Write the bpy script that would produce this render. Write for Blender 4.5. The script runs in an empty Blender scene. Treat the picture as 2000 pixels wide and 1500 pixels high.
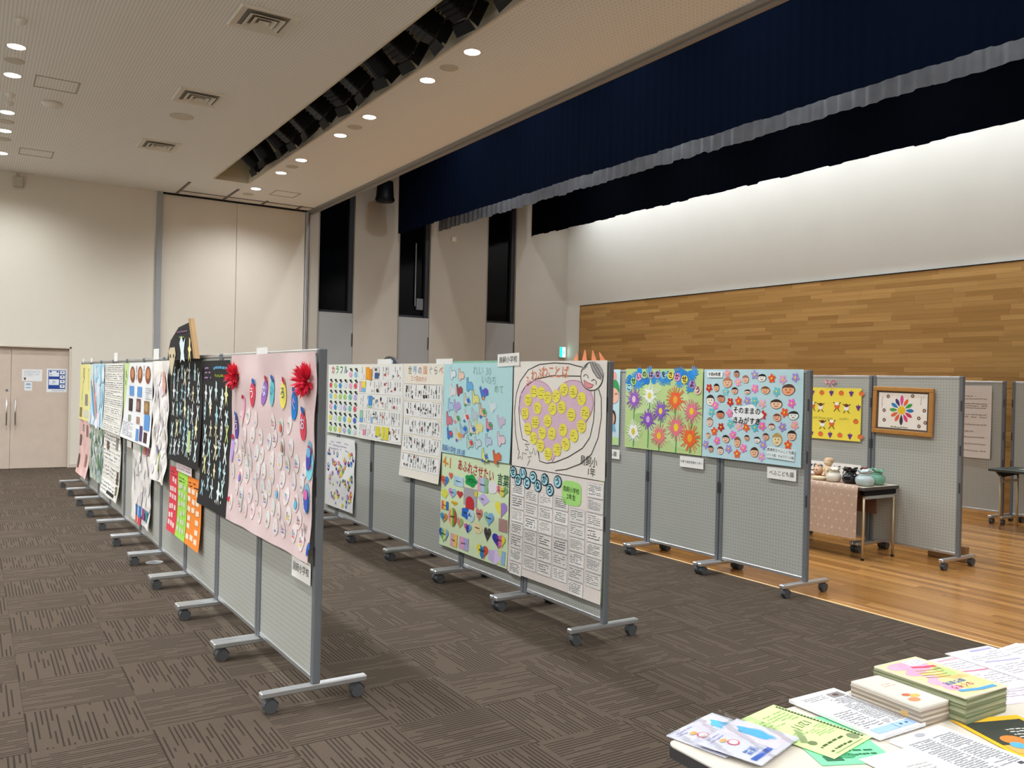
import bpy, bmesh, math, random
from mathutils import Vector, Matrix
from mathutils.geometry import tessellate_polygon
R_ = random.Random(7)
SC = bpy.context.scene
C = SC.collection
PI = math.pi

# ------------------------------------------------------------------ camera
cam = bpy.data.objects.new('camera', bpy.data.cameras.new('camera')); C.objects.link(cam)
YAW, PIT, ROL, H = .566995, -.0033287, .0228245, 1.70
f_ = Vector((math.sin(YAW)*math.cos(PIT), math.cos(YAW)*math.cos(PIT), math.sin(PIT)))
r_ = Vector((math.cos(YAW), -math.sin(YAW), 0)); u_ = r_.cross(f_)
r2 = math.cos(ROL)*r_ + math.sin(ROL)*u_; u2 = -math.sin(ROL)*r_ + math.cos(ROL)*u_
m = Matrix((r2, u2, -f_)).transposed().to_4x4(); m.translation = Vector((0, 0, H))
cam.matrix_world = m
cam.data.sensor_fit = 'HORIZONTAL'; cam.data.sensor_width = 36; cam.data.lens = 36*1660/2000
cam.data.clip_start = .05; cam.data.clip_end = 100
SC.camera = cam
def depth_of(x, y, z=0):
    return (Vector((x, y, z-H))).dot(f_)
def in_view(x, y, z, mar=60):
    d = Vector((x, y, z-H)); w = d.dot(f_)
    if w < .3: return False
    px = 1000+1660*d.dot(r2)/w; py = 750-1660*d.dot(u2)/w
    return -mar < px < 2000+mar and -mar < py < 1500+mar

# ------------------------------------------------------------------ world, exposure
w = bpy.data.worlds.new('world'); SC.world = w; w.use_nodes = True
w.node_tree.nodes['Background'].inputs[0].default_value = (.95, 1, 1.01, 1)
w.node_tree.nodes['Background'].inputs[1].default_value = .05
SC.view_settings.view_transform = 'Standard'; SC.view_settings.look = 'None'
SC.view_settings.exposure = 0.5; SC.view_settings.gamma = 1
SC.view_settings.use_curve_mapping = False
DOWN_W = 175      # watts of one ceiling downlight
STAGE_W = 110     # watts of one stage batten lamp
WASH_W = 92      # watts of one back wall wash lamp
LAMP_COL = (.955, 1, 1.03)

# ------------------------------------------------------------------ materials
def lin(h):
    if isinstance(h, (tuple, list)): return tuple(h[:3])
    h = h.lstrip('#'); o = []
    for i in (0, 2, 4):
        c = int(h[i:i+2], 16)/255
        o.append(c/12.92 if c <= .04045 else ((c+.055)/1.055)**2.4)
    return tuple(o)
MATS = {}
class N:
    def __init__(s, name):
        s.m = bpy.data.materials.new(name); s.m.use_nodes = True; s.t = s.m.node_tree
        s.b = s.t.nodes['Principled BSDF']
    def n(s, typ, **k):
        x = s.t.nodes.new(typ)
        for a, v in k.items():
            if a.startswith('i_'):
                q = a[2:]; q = int(q) if q.isdigit() else q
                x.inputs[q].default_value = v
            else: setattr(x, a, v)
        return x
    def l(s, a, b): s.t.links.new(a, b)
    def math(s, op, a, b=None, c=None):
        x = s.n('ShaderNodeMath', operation=op)
        for i, q in enumerate((a, b, c)):
            if q is None: continue
            if isinstance(q, (int, float)): x.inputs[i].default_value = q
            else: s.l(q, x.inputs[i])
        return x.outputs[0]
    def mix(s, fac, a, b):
        x = s.n('ShaderNodeMix', data_type='RGBA')
        for i, q in ((0, fac), (6, a), (7, b)):
            if isinstance(q, (int, float)): x.inputs[i].default_value = q
            elif isinstance(q, tuple): x.inputs[i].default_value = (*q, 1)
            else: s.l(q, x.inputs[i])
        return x.outputs[2]
    def bump(s, h, st=.3, d=.01):
        x = s.n('ShaderNodeBump', i_Strength=st, i_Distance=d); s.l(h, x.inputs['Height']); s.l(x.outputs[0], s.b.inputs['Normal'])
def plain(name, col, rough=.6, metal=0, noise=.06, scale=14, emit=None, est=0, spec=None):
    if name in MATS: return MATS[name]
    k = N(name); c = lin(col)
    if noise:
        t = k.n('ShaderNodeTexNoise', i_Scale=scale, i_Detail=3); tc = k.n('ShaderNodeTexCoord'); k.l(tc.outputs['Object'], t.inputs['Vector'])
        k.l(k.mix(t.outputs[0], tuple(x*(1-noise) for x in c), tuple(min(1, x*(1+noise)) for x in c)), k.b.inputs['Base Color'])
    else: k.b.inputs['Base Color'].default_value = (*c, 1)
    k.b.inputs['Roughness'].default_value = rough; k.b.inputs['Metallic'].default_value = metal
    if spec is not None: k.b.inputs['Specular IOR Level'].default_value = spec
    if emit: k.b.inputs['Emission Color'].default_value = (*lin(emit), 1); k.b.inputs['Emission Strength'].default_value = est
    MATS[name] = k.m; return k.m
def mat_print():
    k = N('printed_paper'); a = k.n('ShaderNodeAttribute', attribute_name='Col')
    t = k.n('ShaderNodeTexNoise', i_Scale=90, i_Detail=2); tc = k.n('ShaderNodeTexCoord'); k.l(tc.outputs['Object'], t.inputs['Vector'])
    h = k.n('ShaderNodeHueSaturation'); k.l(a.outputs['Color'], h.inputs['Color']); k.l(k.math('MULTIPLY_ADD', t.outputs[0], .24, .88), h.inputs['Value'])
    k.l(h.outputs[0], k.b.inputs['Base Color']); k.b.inputs['Roughness'].default_value = .75; k.b.inputs['Specular IOR Level'].default_value = .25
    return k.m
PRINT = mat_print()
def paper(col):
    n = 'paper_'+col.strip('#')
    return plain(n, col, .8, 0, .03, 30, spec=.25)
def mat_carpet():
    k = N('carpet'); uv = k.n('ShaderNodeUVMap', uv_map='UVMap'); s = k.n('ShaderNodeSeparateXYZ'); k.l(uv.outputs[0], s.inputs[0])
    oi = k.n('ShaderNodeObjectInfo'); at = k.n('ShaderNodeAttribute', attribute_name='rnd')
    rnd = k.math('ADD', oi.outputs['Random'], at.outputs['Fac'])
    nl = k.math('MULTIPLY', s.outputs[0], 23.0); ix = k.math('FLOOR', nl); fr = k.math('FRACT', nl)
    cv = k.n('ShaderNodeCombineXYZ'); k.l(k.math('MULTIPLY', ix, 3.7), cv.inputs[0]); k.l(k.math('MULTIPLY', s.outputs[1], 1.5), cv.inputs[1]); k.l(k.math('MULTIPLY', rnd, 57.0), cv.inputs[2])
    nz = k.n('ShaderNodeTexNoise', i_Scale=1.0, i_Detail=0); k.l(cv.outputs[0], nz.inputs['Vector'])
    on = k.math('GREATER_THAN', nz.outputs[0], .42)
    line = k.math('MULTIPLY', k.math('LESS_THAN', fr, .36), on)
    tc = k.n('ShaderNodeTexCoord'); n2 = k.n('ShaderNodeTexNoise', i_Scale=160, i_Detail=3); k.l(tc.outputs['Object'], n2.inputs['Vector'])
    n3 = k.n('ShaderNodeTexNoise', i_Scale=5, i_Detail=2); k.l(tc.outputs['Object'], n3.inputs['Vector'])
    base = k.mix(n2.outputs[0], lin('#433a31'), lin('#665a4e'))
    base = k.mix(k.math('MULTIPLY', n3.outputs[0], .25), base, lin('#4d4239'))
    dark = k.mix(n2.outputs[0], lin('#2b231d'), lin('#3c332b'))
    k.l(k.mix(k.math('MULTIPLY', line, .9), base, dark), k.b.inputs['Base Color'])
    k.b.inputs['Roughness'].default_value = .95; k.b.inputs['Specular IOR Level'].default_value = .1
    k.bump(k.math('SUBTRACT', n2.outputs[0], k.math('MULTIPLY', line, .6)), .5, .006)
    return k.m
def mat_wood(name, c1, c2, c3, rough, axis_scale, coat=0):
    k = N(name); oi = k.n('ShaderNodeObjectInfo'); at = k.n('ShaderNodeAttribute', attribute_name='rnd')
    rnd = k.math('FRACT', k.math('ADD', oi.outputs['Random'], at.outputs['Fac']))
    tc = k.n('ShaderNodeTexCoord'); mp = k.n('ShaderNodeMapping'); mp.inputs['Scale'].default_value = axis_scale; k.l(tc.outputs['Object'], mp.inputs[0])
    ad = k.n('ShaderNodeVectorMath', operation='ADD'); k.l(mp.outputs[0], ad.inputs[0]); cb = k.n('ShaderNodeCombineXYZ'); k.l(k.math('MULTIPLY', rnd, 31.0), cb.inputs[2]); k.l(cb.outputs[0], ad.inputs[1])
    t = k.n('ShaderNodeTexNoise', i_Scale=1.0, i_Detail=5, i_Distortion=.6); k.l(ad.outputs[0], t.inputs['Vector'])
    cr = k.n('ShaderNodeValToRGB'); k.l(rnd, cr.inputs[0]); e = cr.color_ramp.elements
    e[0].color = (*lin(c1), 1); e[1].color = (*lin(c3), 1); q = e.new(.5); q.color = (*lin(c2), 1)
    hs = k.n('ShaderNodeHueSaturation'); k.l(cr.outputs[0], hs.inputs['Color']); k.l(k.math('MULTIPLY_ADD', t.outputs[0], .5, .74), hs.inputs['Value'])
    k.l(hs.outputs[0], k.b.inputs['Base Color']); k.b.inputs['Roughness'].default_value = rough
    if coat: k.b.inputs['Coat Weight'].default_value = coat; k.b.inputs['Coat Roughness'].default_value = .15
    return k.m
def mat_pegboard():
    k = N('pegboard'); tc = k.n('ShaderNodeTexCoord'); s = k.n('ShaderNodeSeparateXYZ'); k.l(tc.outputs['Object'], s.inputs[0])
    P = .03
    a = k.math('SUBTRACT', k.math('FRACT', k.math('MULTIPLY', s.outputs[0], 1/P)), .5); b = k.math('SUBTRACT', k.math('FRACT', k.math('MULTIPLY', s.outputs[2], 1/P)), .5)
    d = k.math('SQRT', k.math('ADD', k.math('MULTIPLY', a, a), k.math('MULTIPLY', b, b)))
    hole = k.math('LESS_THAN', d, .14)
    k.l(k.mix(hole, lin('#a9aaa3'), lin('#777872')), k.b.inputs['Base Color'])
    k.b.inputs['Roughness'].default_value = .55
    k.bump(k.math('SUBTRACT', 1.0, hole), .4, .004)
    return k.m
def mat_ceiling():
    k = N('ribbed_ceiling'); tc = k.n('ShaderNodeTexCoord'); s = k.n('ShaderNodeSeparateXYZ'); k.l(tc.outputs['Object'], s.inputs[0])
    fx = k.math('FRACT', k.math('MULTIPLY', s.outputs[0], 1/.033)); g = k.math('LESS_THAN', fx, .34)
    fy = k.math('FRACT', k.math('MULTIPLY', s.outputs[1], 1/.04)); gy = k.math('LESS_THAN', fy, .55)
    gg = k.math('MULTIPLY', g, k.math('MULTIPLY_ADD', gy, .6, .4))
    k.l(k.mix(gg, lin('#f2f2ee'), lin('#dcdad4')), k.b.inputs['Base Color']); k.b.inputs['Roughness'].default_value = .9
    k.bump(k.math('SUBTRACT', 1.0, g), .35, .008)
    return k.m
def mat_ceiling_fine():
    k = N('dotted_ceiling'); tc = k.n('ShaderNodeTexCoord'); s = k.n('ShaderNodeSeparateXYZ'); k.l(tc.outputs['Object'], s.inputs[0])
    a = k.math('SUBTRACT', k.math('FRACT', k.math('MULTIPLY', s.outputs[0], 1/.05)), .5); b = k.math('SUBTRACT', k.math('FRACT', k.math('MULTIPLY', s.outputs[1], 1/.05)), .5)
    d = k.math('SQRT', k.math('ADD', k.math('MULTIPLY', a, a), k.math('MULTIPLY', b, b)))
    k.l(k.mix(k.math('LESS_THAN', d, .17), lin('#f4f4f0'), lin('#d9d7d0')), k.b.inputs['Base Color']); k.b.inputs['Roughness'].default_value = .9
    return k.m
CARPET = mat_carpet()
WFLOOR = mat_wood('stage_floor_wood', '#926230', '#a8763e', '#c08d50', .25, (14, 1.2, 14), .3)
WWALL = mat_wood('wall_wood', '#a0763c', '#b0864a', '#be9457', .5, (9, 1.0, 40))
PEG = mat_pegboard(); CEIL = mat_ceiling(); CEIL2 = mat_ceiling_fine()
WALLW = plain('warm_white_wall', '#d8d1c4', .85, 0, .02, 3)
WALLG = plain('stage_side_wall', '#b9b4aa', .85, 0, .03, 3)
WALLB = plain('stage_back_wall', '#e4e3dc', .8, 0, .02, 3)
SLOTM = plain('trough_beige', '#cfc7ac', .85, 0, .03, 3)
STEEL = plain('grey_painted_steel', '#6c6f73', .55, .1, .03, 8, spec=.3)
ALU = plain('brushed_aluminium', '#c3c5c7', .33, .75, .03, 8)
TRIMG = plain('grey_trim', '#9b9ea0', .5, .2, .03, 5)
CASTER = plain('caster_grey', '#4b4d50', .5, 0, .05, 20)
BLACK = plain('black_plastic', '#0b0c0e', .55, 0, .05, 20, spec=.2)
BLACKM = plain('black_metal', '#101217', .5, .2, .05, 20, spec=.3)
DARKG = plain('dark_glass', '#04060a', .12, 0, 0, spec=.12)
GREYP = plain('grey_door_panel', '#9fa2a3', .55, 0, .02, 4)
DOORW = plain('pale_wood_door', '#c6b5a6', .6, 0, .1, 6)
CHROME = plain('chrome', '#d0d0d0', .18, .95, 0)
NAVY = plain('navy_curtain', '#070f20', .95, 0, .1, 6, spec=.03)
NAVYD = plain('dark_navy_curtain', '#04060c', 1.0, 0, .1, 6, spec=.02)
SATIN = plain('grey_satin', '#8b8d93', .4, .1, .3, 5)
WHITEP = plain('white_plastic', '#e3dfd6', .5, 0, .02, 10)
DISC = plain('speaker_cover', '#cfc9bb', .8, 0, .03, 20)
LENS = plain('lamp_lens', '#ffffff', .4, 0, 0, emit='#fff6e6', est=14)
TABLEW = plain('table_top_cream', '#d5ccbe', .45, 0, .02, 10)

# ------------------------------------------------------------------ object helpers
def link(o, parent=None):
    C.objects.link(o)
    if parent: o.parent = parent
    return o
def tag(o, label=None, cat=None, group=None, kind=None):
    if label: o['label'] = label
    if cat: o['category'] = cat
    if group: o['group'] = group
    if kind: o['kind'] = kind
    return o
def empty(name, loc=(0, 0, 0), rz=0, parent=None):
    o = bpy.data.objects.new(name, None); o.location = loc; o.rotation_euler = (0, 0, rz); o.empty_display_size = .1
    return link(o, parent)
class MB:
    """collects primitives, builds one mesh"""
    def __init__(s): s.v = []; s.f = []; s.mi = []; s.cur = 0
    def add(s, vs, fs):
        n = len(s.v); s.v += [tuple(p) for p in vs]; s.f += [tuple(n+i for i in q) for q in fs]; s.mi += [s.cur]*len(fs); return s
    def box(s, x0, x1, y0, y1, z0, z1, c=0, M=None):
        if c <= 0:
            vs = [(x, y, z) for z in (z0, z1) for y in (y0, y1) for x in (x0, x1)]
            fs = [(0, 2, 3, 1), (4, 5, 7, 6), (0, 1, 5, 4), (2, 6, 7, 3), (0, 4, 6, 2), (1, 3, 7, 5)]
        else:
            bm = bmesh.new(); bmesh.ops.create_cube(bm, size=1)
            for q in bm.verts: q.co = Vector(((x0+x1)/2+q.co.x*(x1-x0), (y0+y1)/2+q.co.y*(y1-y0), (z0+z1)/2+q.co.z*(z1-z0)))
            bmesh.ops.bevel(bm, geom=bm.edges[:], offset=c, segments=1, affect='EDGES')
            bm.verts.index_update(); vs = [q.co.copy() for q in bm.verts]; fs = [[q.index for q in f.verts] for f in bm.faces]; bm.free()
        if M: vs = [M @ Vector(p) for p in vs]
        return s.add(vs, fs)
    def tube(s, a, b, r, n=12, r2=None, caps=True):
        a = Vector(a); b = Vector(b); d = (b-a).normalized(); p = d.orthogonal().normalized(); q = d.cross(p); r2 = r if r2 is None else r2
        vs = []
        for c, rr in ((a, r), (b, r2)):
            for i in range(n):
                t = 2*PI*i/n; vs.append(c+p*math.cos(t)*rr+q*math.sin(t)*rr)
        fs = [(i, (i+1) % n, n+(i+1) % n, n+i) for i in range(n)]
        if caps: fs += [tuple(range(n-1, -1, -1)), tuple(range(n, 2*n))]
        return s.add(vs, fs)
    def path(s, pts, r, n=8):
        for a, b in zip(pts, pts[1:]): s.tube(a, b, r, n)
        return s
    def lathe(s, prof, n=24, M=None):
        vs = []; k = len(prof)
        for i in range(n):
            t = 2*PI*i/n
            for (rr, z) in prof: vs.append(Vector((rr*math.cos(t), rr*math.sin(t), z)))
        fs = [(i*k+j, ((i+1) % n)*k+j, ((i+1) % n)*k+j+1, i*k+j+1) for i in range(n) for j in range(k-1)]
        if M: vs = [M @ p for p in vs]
        return s.add(vs, fs)
    def build(s, name, mat, parent=None, smooth=False):
        me = bpy.data.meshes.new(name); me.from_pydata(s.v, [], s.f)
        for q in (mat if isinstance(mat, (list, tuple)) else [mat]): me.materials.append(q)
        if any(s.mi): me.polygons.foreach_set('material_index', s.mi)
        if smooth:
            me.polygons.foreach_set('use_smooth', [True]*len(me.polygons))
        me.update()
        bm = bmesh.new(); bm.from_mesh(me); bmesh.ops.recalc_face_normals(bm, faces=bm.faces[:]); bm.to_mesh(me); bm.free()
        o = bpy.data.objects.new(name, me)
        if smooth == 'auto':
            me.set_sharp_from_angle(angle=.6)
        return link(o, parent)
def copy_tree(o, parent=None):
    c = o.copy(); link(c)
    c.parent = parent
    for ch in o.children: copy_tree(ch, c)
    return c
def struct(o): o['kind'] = 'structure'; return o

# ------------------------------------------------------------------ room shell
CZ = 5.057; WY = 16.8; XB = 12.23; XL = -8.5; YN = -6.3
ED = 5.81
TS = .51; TX0 = .25-18*TS; TY0 = 4.82-23*TS
floor = struct(MB().box(XL, ED, YN, WY+.25, -.10, -.012).build('floor', plain('floor_slab', '#4a4038', .9)))
def tile_mesh(name, cells):
    vs = []; fs = []; uv = []; rn = []
    g = .00005; t = TS/2-g
    for (cx, cy, rot, rd) in cells:
        n = len(vs); b = .0005
        vs += [(cx+sx*t, cy+sy*t, -.012) for sx, sy in ((-1, -1), (1, -1), (1, 1), (-1, 1))]
        vs += [(cx+sx*(t-b), cy+sy*(t-b), 0) for sx, sy in ((-1, -1), (1, -1), (1, 1), (-1, 1))]
        q = [(n+4, n+5, n+6, n+7)]+[(n+i, n+(i+1) % 4, n+4+(i+1) % 4, n+4+i) for i in range(4)]
        fs += q
        for face in q:
            for i in face:
                x = (vs[i][0]-cx)/TS+.5; y = (vs[i][1]-cy)/TS+.5
                uv.append((y, x) if rot else (x, y)); rn.append(rd)
    me = bpy.data.meshes.new(name); me.from_pydata(vs, [], fs)
    l = me.uv_layers.new(name='UVMap'); l.data.foreach_set('uv', [c for p in uv for c in p])
    a = me.attributes.new('rnd', 'FLOAT', 'CORNER'); a.data.foreach_set('value', rn)
    me.materials.append(CARPET); me.update(); return me
cells = []
for i in range(70):
    for j in range(70):
        cx = TX0+(i+.5)*TS; cy = TY0+(j+.5)*TS
        if cx-TS/2 < XL+.02 or cy-TS/2 < YN+.02 or cy-TS/2 > WY-.01: continue
        if cx+TS/2 > ED+.001: continue
        cells.append((cx, cy, (i+j) % 2))
XE = max(c[0] for c in cells)+TS/2
vis = sorted([c for c in cells if in_view(c[0], c[1], 0, 120)], key=lambda c: depth_of(c[0], c[1]))
near = vis[:300]; ns = set(near)
tm = tile_mesh('carpet_tile', [(0, 0, 0, 0)])
for (cx, cy, rot) in near:
    o = bpy.data.objects.new('carpet_tile', tm); o.location = (cx, cy, 0); o.rotation_euler = (0, 0, PI/2 if rot else 0); link(o, floor)
far = [(c[0], c[1], c[2], R_.random()) for c in cells if c not in ns]
o = bpy.data.objects.new('carpet_tile_field', tile_mesh('carpet_tile_field', far)); link(o, floor); o['kind'] = 'stuff'
# cut strip of carpet that fills up to the timber edge
def flat_uv_box(name, x0, x1, y0, y1):
    n = int((y1-y0)/TS); cs = []
    vs = []; fs = []; uv = []; rn = []
    for j in range(n+1):
        a = y0+j*TS; b = min(y1, a+TS-.002); k = len(vs); rd = R_.random()
        if b-a < .01: continue
        vs += [(x0, a, -.012), (x1, a, -.012), (x1, b, -.012), (x0, b, -.012), (x0, a, 0), (x1, a, 0), (x1, b, 0), (x0, b, 0)]
        q = [(k+4, k+5, k+6, k+7), (k, k+1, k+5, k+4), (k+1, k+2, k+6, k+5), (k+2, k+3, k+7, k+6), (k+3, k, k+4, k+7)]; fs += q
        for face in q:
            for i in face:
                x = (vs[i][0]-x0)/TS; y = (vs[i][1]-a)/TS; uv.append((y, x) if j % 2 else (x, y)); rn.append(rd)
    me = bpy.data.meshes.new(name); me.from_pydata(vs, [], fs); l = me.uv_layers.new(name='UVMap'); l.data.foreach_set('uv', [c for p in uv for c in p])
    a = me.attributes.new('rnd', 'FLOAT', 'CORNER'); a.data.foreach_set('value', rn); me.materials.append(CARPET)
    o = bpy.data.objects.new(name, me); link(o, floor); o['kind'] = 'stuff'
flat_uv_box('carpet_edge_strip', XE+.001, ED-.012, YN+.02, WY)
trim1 = struct(MB().box(ED-.011, ED+.012, YN, WY, -.05, .003, .002).build('trim_1', plain('edge_strip', '#d9b27a', .35, 0, .05)))

def plank_field(parent, name, mat, pieces, mk, size_key, limit=300):
    """pieces: list of (center, lengths); the largest in view are single objects"""
    seen = sorted([p for p in pieces if p[2]], key=size_key)
    ind = seen[:limit]; ids = set(id(p) for p in ind); cache = {}
    for p in ind:
        L = round(p[1], 2)
        if L not in cache:
            o = mk(MB(), (0, 0, 0), L).build(name, mat); cache[L] = o.data; o.location = p[0]; o.parent = parent
        else:
            o = bpy.data.objects.new(name, cache[L]); o.location = p[0]; link(o, parent)
    mb = MB(); rn = []
    for p in pieces:
        if id(p) in ids: continue
        k = len(mb.v); mk(mb, p[0], p[1]); rn += [R_.random()]*(len(mb.v)-k)
    if mb.v:
        o = mb.build(name+'_field', mat, parent); a = o.data.attributes.new('rnd', 'FLOAT', 'POINT'); a.data.foreach_set('value', rn); o['kind'] = 'stuff'
# stage floor of narrow boards running along Y
floor2 = struct(MB().box(ED+.012, XB+.1, YN, WY, -.10, -.014).build('floor_2', plain('floor_slab', '#4a4038', .9)))
PW = .0915; pcs = []
nrow = int((XB-ED-.012)/PW)+1
for i in range(nrow):
    x = ED+.013+(i+.5)*PW; y = YN+.02-R_.random()*1.5
    while y < WY:
        L = R_.choice((1.3, 1.6, 1.9)); a = max(y, YN+.02); b = min(y+L, WY-.002)
        if b-a > .05 and x+PW/2 < XB+.08:
            cy = (a+b)/2; pcs.append(((x, cy, 0), b-a, in_view(x, cy, 0, 80)))
        y += L
def mk_floor(mb, c, L):
    x, y, z = c; g = .0007
    return mb.box(x-PW/2+g, x+PW/2-g, y-L/2+g, y+L/2-g, z-.014, z, .0012)
plank_field(floor2, 'floor_plank', WFLOOR, pcs, mk_floor, lambda p: depth_of(*p[0]))

# ceiling (ribbed field, trough, flat field)
SX0, SX1, SYE = 3.44, 4.035, 15.05
mb = MB(); mb.box(XL, SX0, YN, WY, CZ, CZ+.06); mb.box(SX0, SX1, SYE, WY, CZ, CZ+.06)
ceiling = struct(mb.build('ceiling', CEIL))
ceiling2 = struct(MB().box(SX1, 5.70, YN, WY, CZ, CZ+.06).build('ceiling_2', CEIL2))
mb = MB(); mb.box(SX0-.04, SX0-.001, YN, SYE, CZ+.06, 5.95); mb.box(SX1+.001, SX1+.05, YN, SYE, CZ+.06, 5.95)
mb.box(SX0, SX1, SYE+.001, SYE+.05, CZ+.06, 5.95); mb.box(SX0-.04, SX1+.05, YN, SYE+.05, 5.95, 6.0)
ceiling3 = struct(mb.build('ceiling_3', SLOTM))
mb = MB(); mb.box(SX0-.012, SX0+.012, YN, SYE, CZ-.012, CZ+.06); mb.box(SX1-.012, SX1+.012, YN, SYE+.012, CZ-.012, CZ+.06); mb.box(SX0+.012, SX1-.012, SYE-.004, SYE+.012, CZ-.012, CZ+.06)
struct(mb.build('trim_2', plain('trough_lip', '#d2cab8', .7, 0, .02)))
# stage opening head: two stepped grey profiles
mb = MB(); mb.box(5.70, 5.745, YN, WY, CZ-.045, CZ+.10, .004); mb.box(5.745, 5.80, YN, WY, CZ-.075, CZ+.10, .004); mb.box(5.70, 5.80, YN, WY, CZ+.1, 7.6)
struct(mb.build('trim_3', plain('opening_head_grey', '#8f8b86', .6, .1, .03)))
struct(MB().box(5.80, XB+.2, YN, WY+.2, 7.6, 7.7).build('ceiling_4', plain('stage_loft_dark', '#2a2a2c', .9)))

# walls of the hall and stage out of view: the room is closed, all light comes from its lamps
struct(MB().box(XL-.1, XB+.2, YN-.1, YN, 0, 7.7).build('wall_near', plain('side_wall_white', '#ebe6dc', .85, 0, .02, 3)))
struct(MB().box(XL-.1, XL, YN, WY, 0, CZ).build('wall_left', plain('side_wall_white', '#ebe6dc', .85, 0, .02, 3)))
# far wall with the double door
DX0, DX1, DZ = -.34, 1.49, 2.125
mb = MB(); mb.box(XL, DX0, WY, WY+.2, 0, CZ); mb.box(DX0, DX1, WY, WY+.2, DZ, CZ); mb.box(DX1, 2.84, WY, WY+.2, 0, CZ)
mb.box(XL, 5.8, WY+.2, WY+.25, 0, CZ)
wall_far = struct(mb.build('wall_far', WALLW))
door = struct(empty('door_1', ((DX0+DX1)/2, WY+.1, 0)))
ox, oy = (DX0+DX1)/2, WY+.1
mb = MB(); mb.box(DX0-ox, DX0-ox+.035, -.105, .04, 0, DZ, .003); mb.box(DX1-ox-.035, DX1-ox, -.105, .04, 0, DZ, .003); mb.box(DX0-ox, DX1-ox, -.105, .04, DZ-.035, DZ, .003)
mb.build('door_frame', plain('door_frame_beige', '#cfc4b6', .6), door)
for a, b, hx in ((DX0+.037, .578, .521), (.582, DX1-.037, .65)):
    lf = MB().box(a-ox, b-ox, -.045, -.005, .006, DZ-.037, .002).build('door_leaf', DOORW, door)
    hb = MB(); hx -= ox
    hb.tube((hx, -.10, .76), (hx, -.10, 1.21), .0125, 12); hb.tube((hx, -.10, .79), (hx, -.045, .79), .009, 8); hb.tube((hx, -.10, 1.18), (hx, -.045, 1.18), .009, 8)
    hb.build('door_handle', CHROME, lf, True)
    if hx < -.05: MB().tube((hx, -.052, 1.35), (hx, -.045, 1.35), .02, 16).build('keyhole', STEEL, lf)
struct(MB().box(DX1+.002, 2.838, WY-.012, WY, .0, .07, .003).build('baseboard_far', plain('baseboard', '#c9c0b2', .6)))
struct(MB().box(2.84, 2.94, WY-.035, WY+.2, 0, CZ-.002, .004).build('trim_4', TRIMG))
# folding partition leaves
for i, (a, b) in enumerate(((2.945, 4.30), (4.306, 5.66))):
    p = struct(MB().box(a, b, WY+.02, WY+.10, .01, CZ-.03, .004).build('wall_partition_%d' % (i+1), plain('partition_fabric', '#d9d1c4', .85, 0, .02, 4)))
struct(MB().box(2.90, 5.70, WY-.01, WY+.12, CZ-.028, CZ-.001).build('trim_5', BLACK))
mb = MB(); mb.box(5.665, 5.695, WY-.06, WY+.1, 0, CZ-.03, .004); mb.box(5.70, 5.715, WY-.06, WY+.1, 0, CZ-.03, .003)
struct(mb.build('trim_6', ALU))
struct(MB().box(5.715, 5.735, WY-.03, WY+.1, 0, CZ-.03).build('trim_7', BLACK))
for (x, y0, y1) in ((3.17, 15.62, WY-.02), (4.02, 15.66, WY-.02), (4.75, 16.35, WY-.02), (5.45, 16.4, WY-.02)):
    tag(MB().box(x-.022, x+.022, y0, y1, CZ-.012, CZ-.0005).build('ceiling_track', plain('track_grey', '#6f6b66', .5, .3)), 'short grey sliding track let into the ceiling above the folding partition', 'track', 'partition tracks')
tag(MB().box(3.2, 5.69, 16.44, 16.475, CZ-.010, CZ-.0005).build('ceiling_track', plain('track_grey', '#6f6b66', .5, .3)), 'long thin track on the ceiling parallel to the folding partition', 'track')

# stage side wall (same plane), three tall dark windows above grey panels
WIN = ((5.965, 6.725), (7.755, 8.50), (9.965, 10.74)); PZ = 3.04
mb = MB(); xs = 5.735
for a, b in WIN: mb.box(xs, a, WY, WY+.25, 0, 7.6); xs = b
mb.box(xs, XB+.2, WY, WY+.25, 0, 7.6); mb.box(5.735, XB+.2, WY+.25, WY+.3, 0, 7.6)
struct(mb.build('wall_stage_side', WALLG))
for i, (a, b) in enumerate(WIN):
    wd = struct(empty('window_%d' % (i+1), ((a+b)/2, WY, 0))); h = (b-a)/2
    MB().box(-h+.003, h-.09, .14, .15, PZ+.004, 7.55).build('pane', DARKG, wd)
    mb = MB(); mb.box(-h+.001, h-.001, .10, .135, PZ-.0, PZ+.05); mb.box(-h+.001, -h+.03, .10, .16, PZ, 7.55); mb.box(h-.10, h-.001, .06, .16, PZ, 7.55)
    mb.build('window_frame', plain('dark_frame', '#33353a', .5, .3), wd)
    pn = MB().box(-h+.004, h-.004, .015, .06, .01, PZ-.002, .003).build('panel_door', GREYP, wd)
    MB().box(h-.03, h-.012, -.005, .016, 2.35, 2.62, .002).build('hinge', plain('hinge_dark', '#4c4c4c', .5, .5), pn)
    MB().box(-h-.022, -h-.001, -.008, .0, .01, 7.5).build('edge_strip', plain('strip_grey', '#8d887f', .6), wd)
    # drawn curtain behind the glass
    mb = MB(); n = 60; vs = []; fs = []
    for k in range(n+1):
        x = -h+.01+(2*h-.12)*k/n; y = .195+.015*math.sin(k*1.3); vs += [(x, y, PZ+.02), (x, y, 7.5)]
    fs = [(2*k, 2*k+2, 2*k+3, 2*k+1) for k in range(n)]
    mb.add(vs, fs).build('blackout_curtain', NAVYD, wd, True)
tag(MB().tube((8.19, WY+.10, 3.3), (8.19, WY+.10, 4.68), .013, 8).build('rod_reflection', plain('rod_reflection_pale', '#8b8d92', .4, .3)), 'pale upright rod shape standing for a reflection in the dark stage window', 'rod')  # solid rod stands in for a pale reflection in the glass
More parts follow.
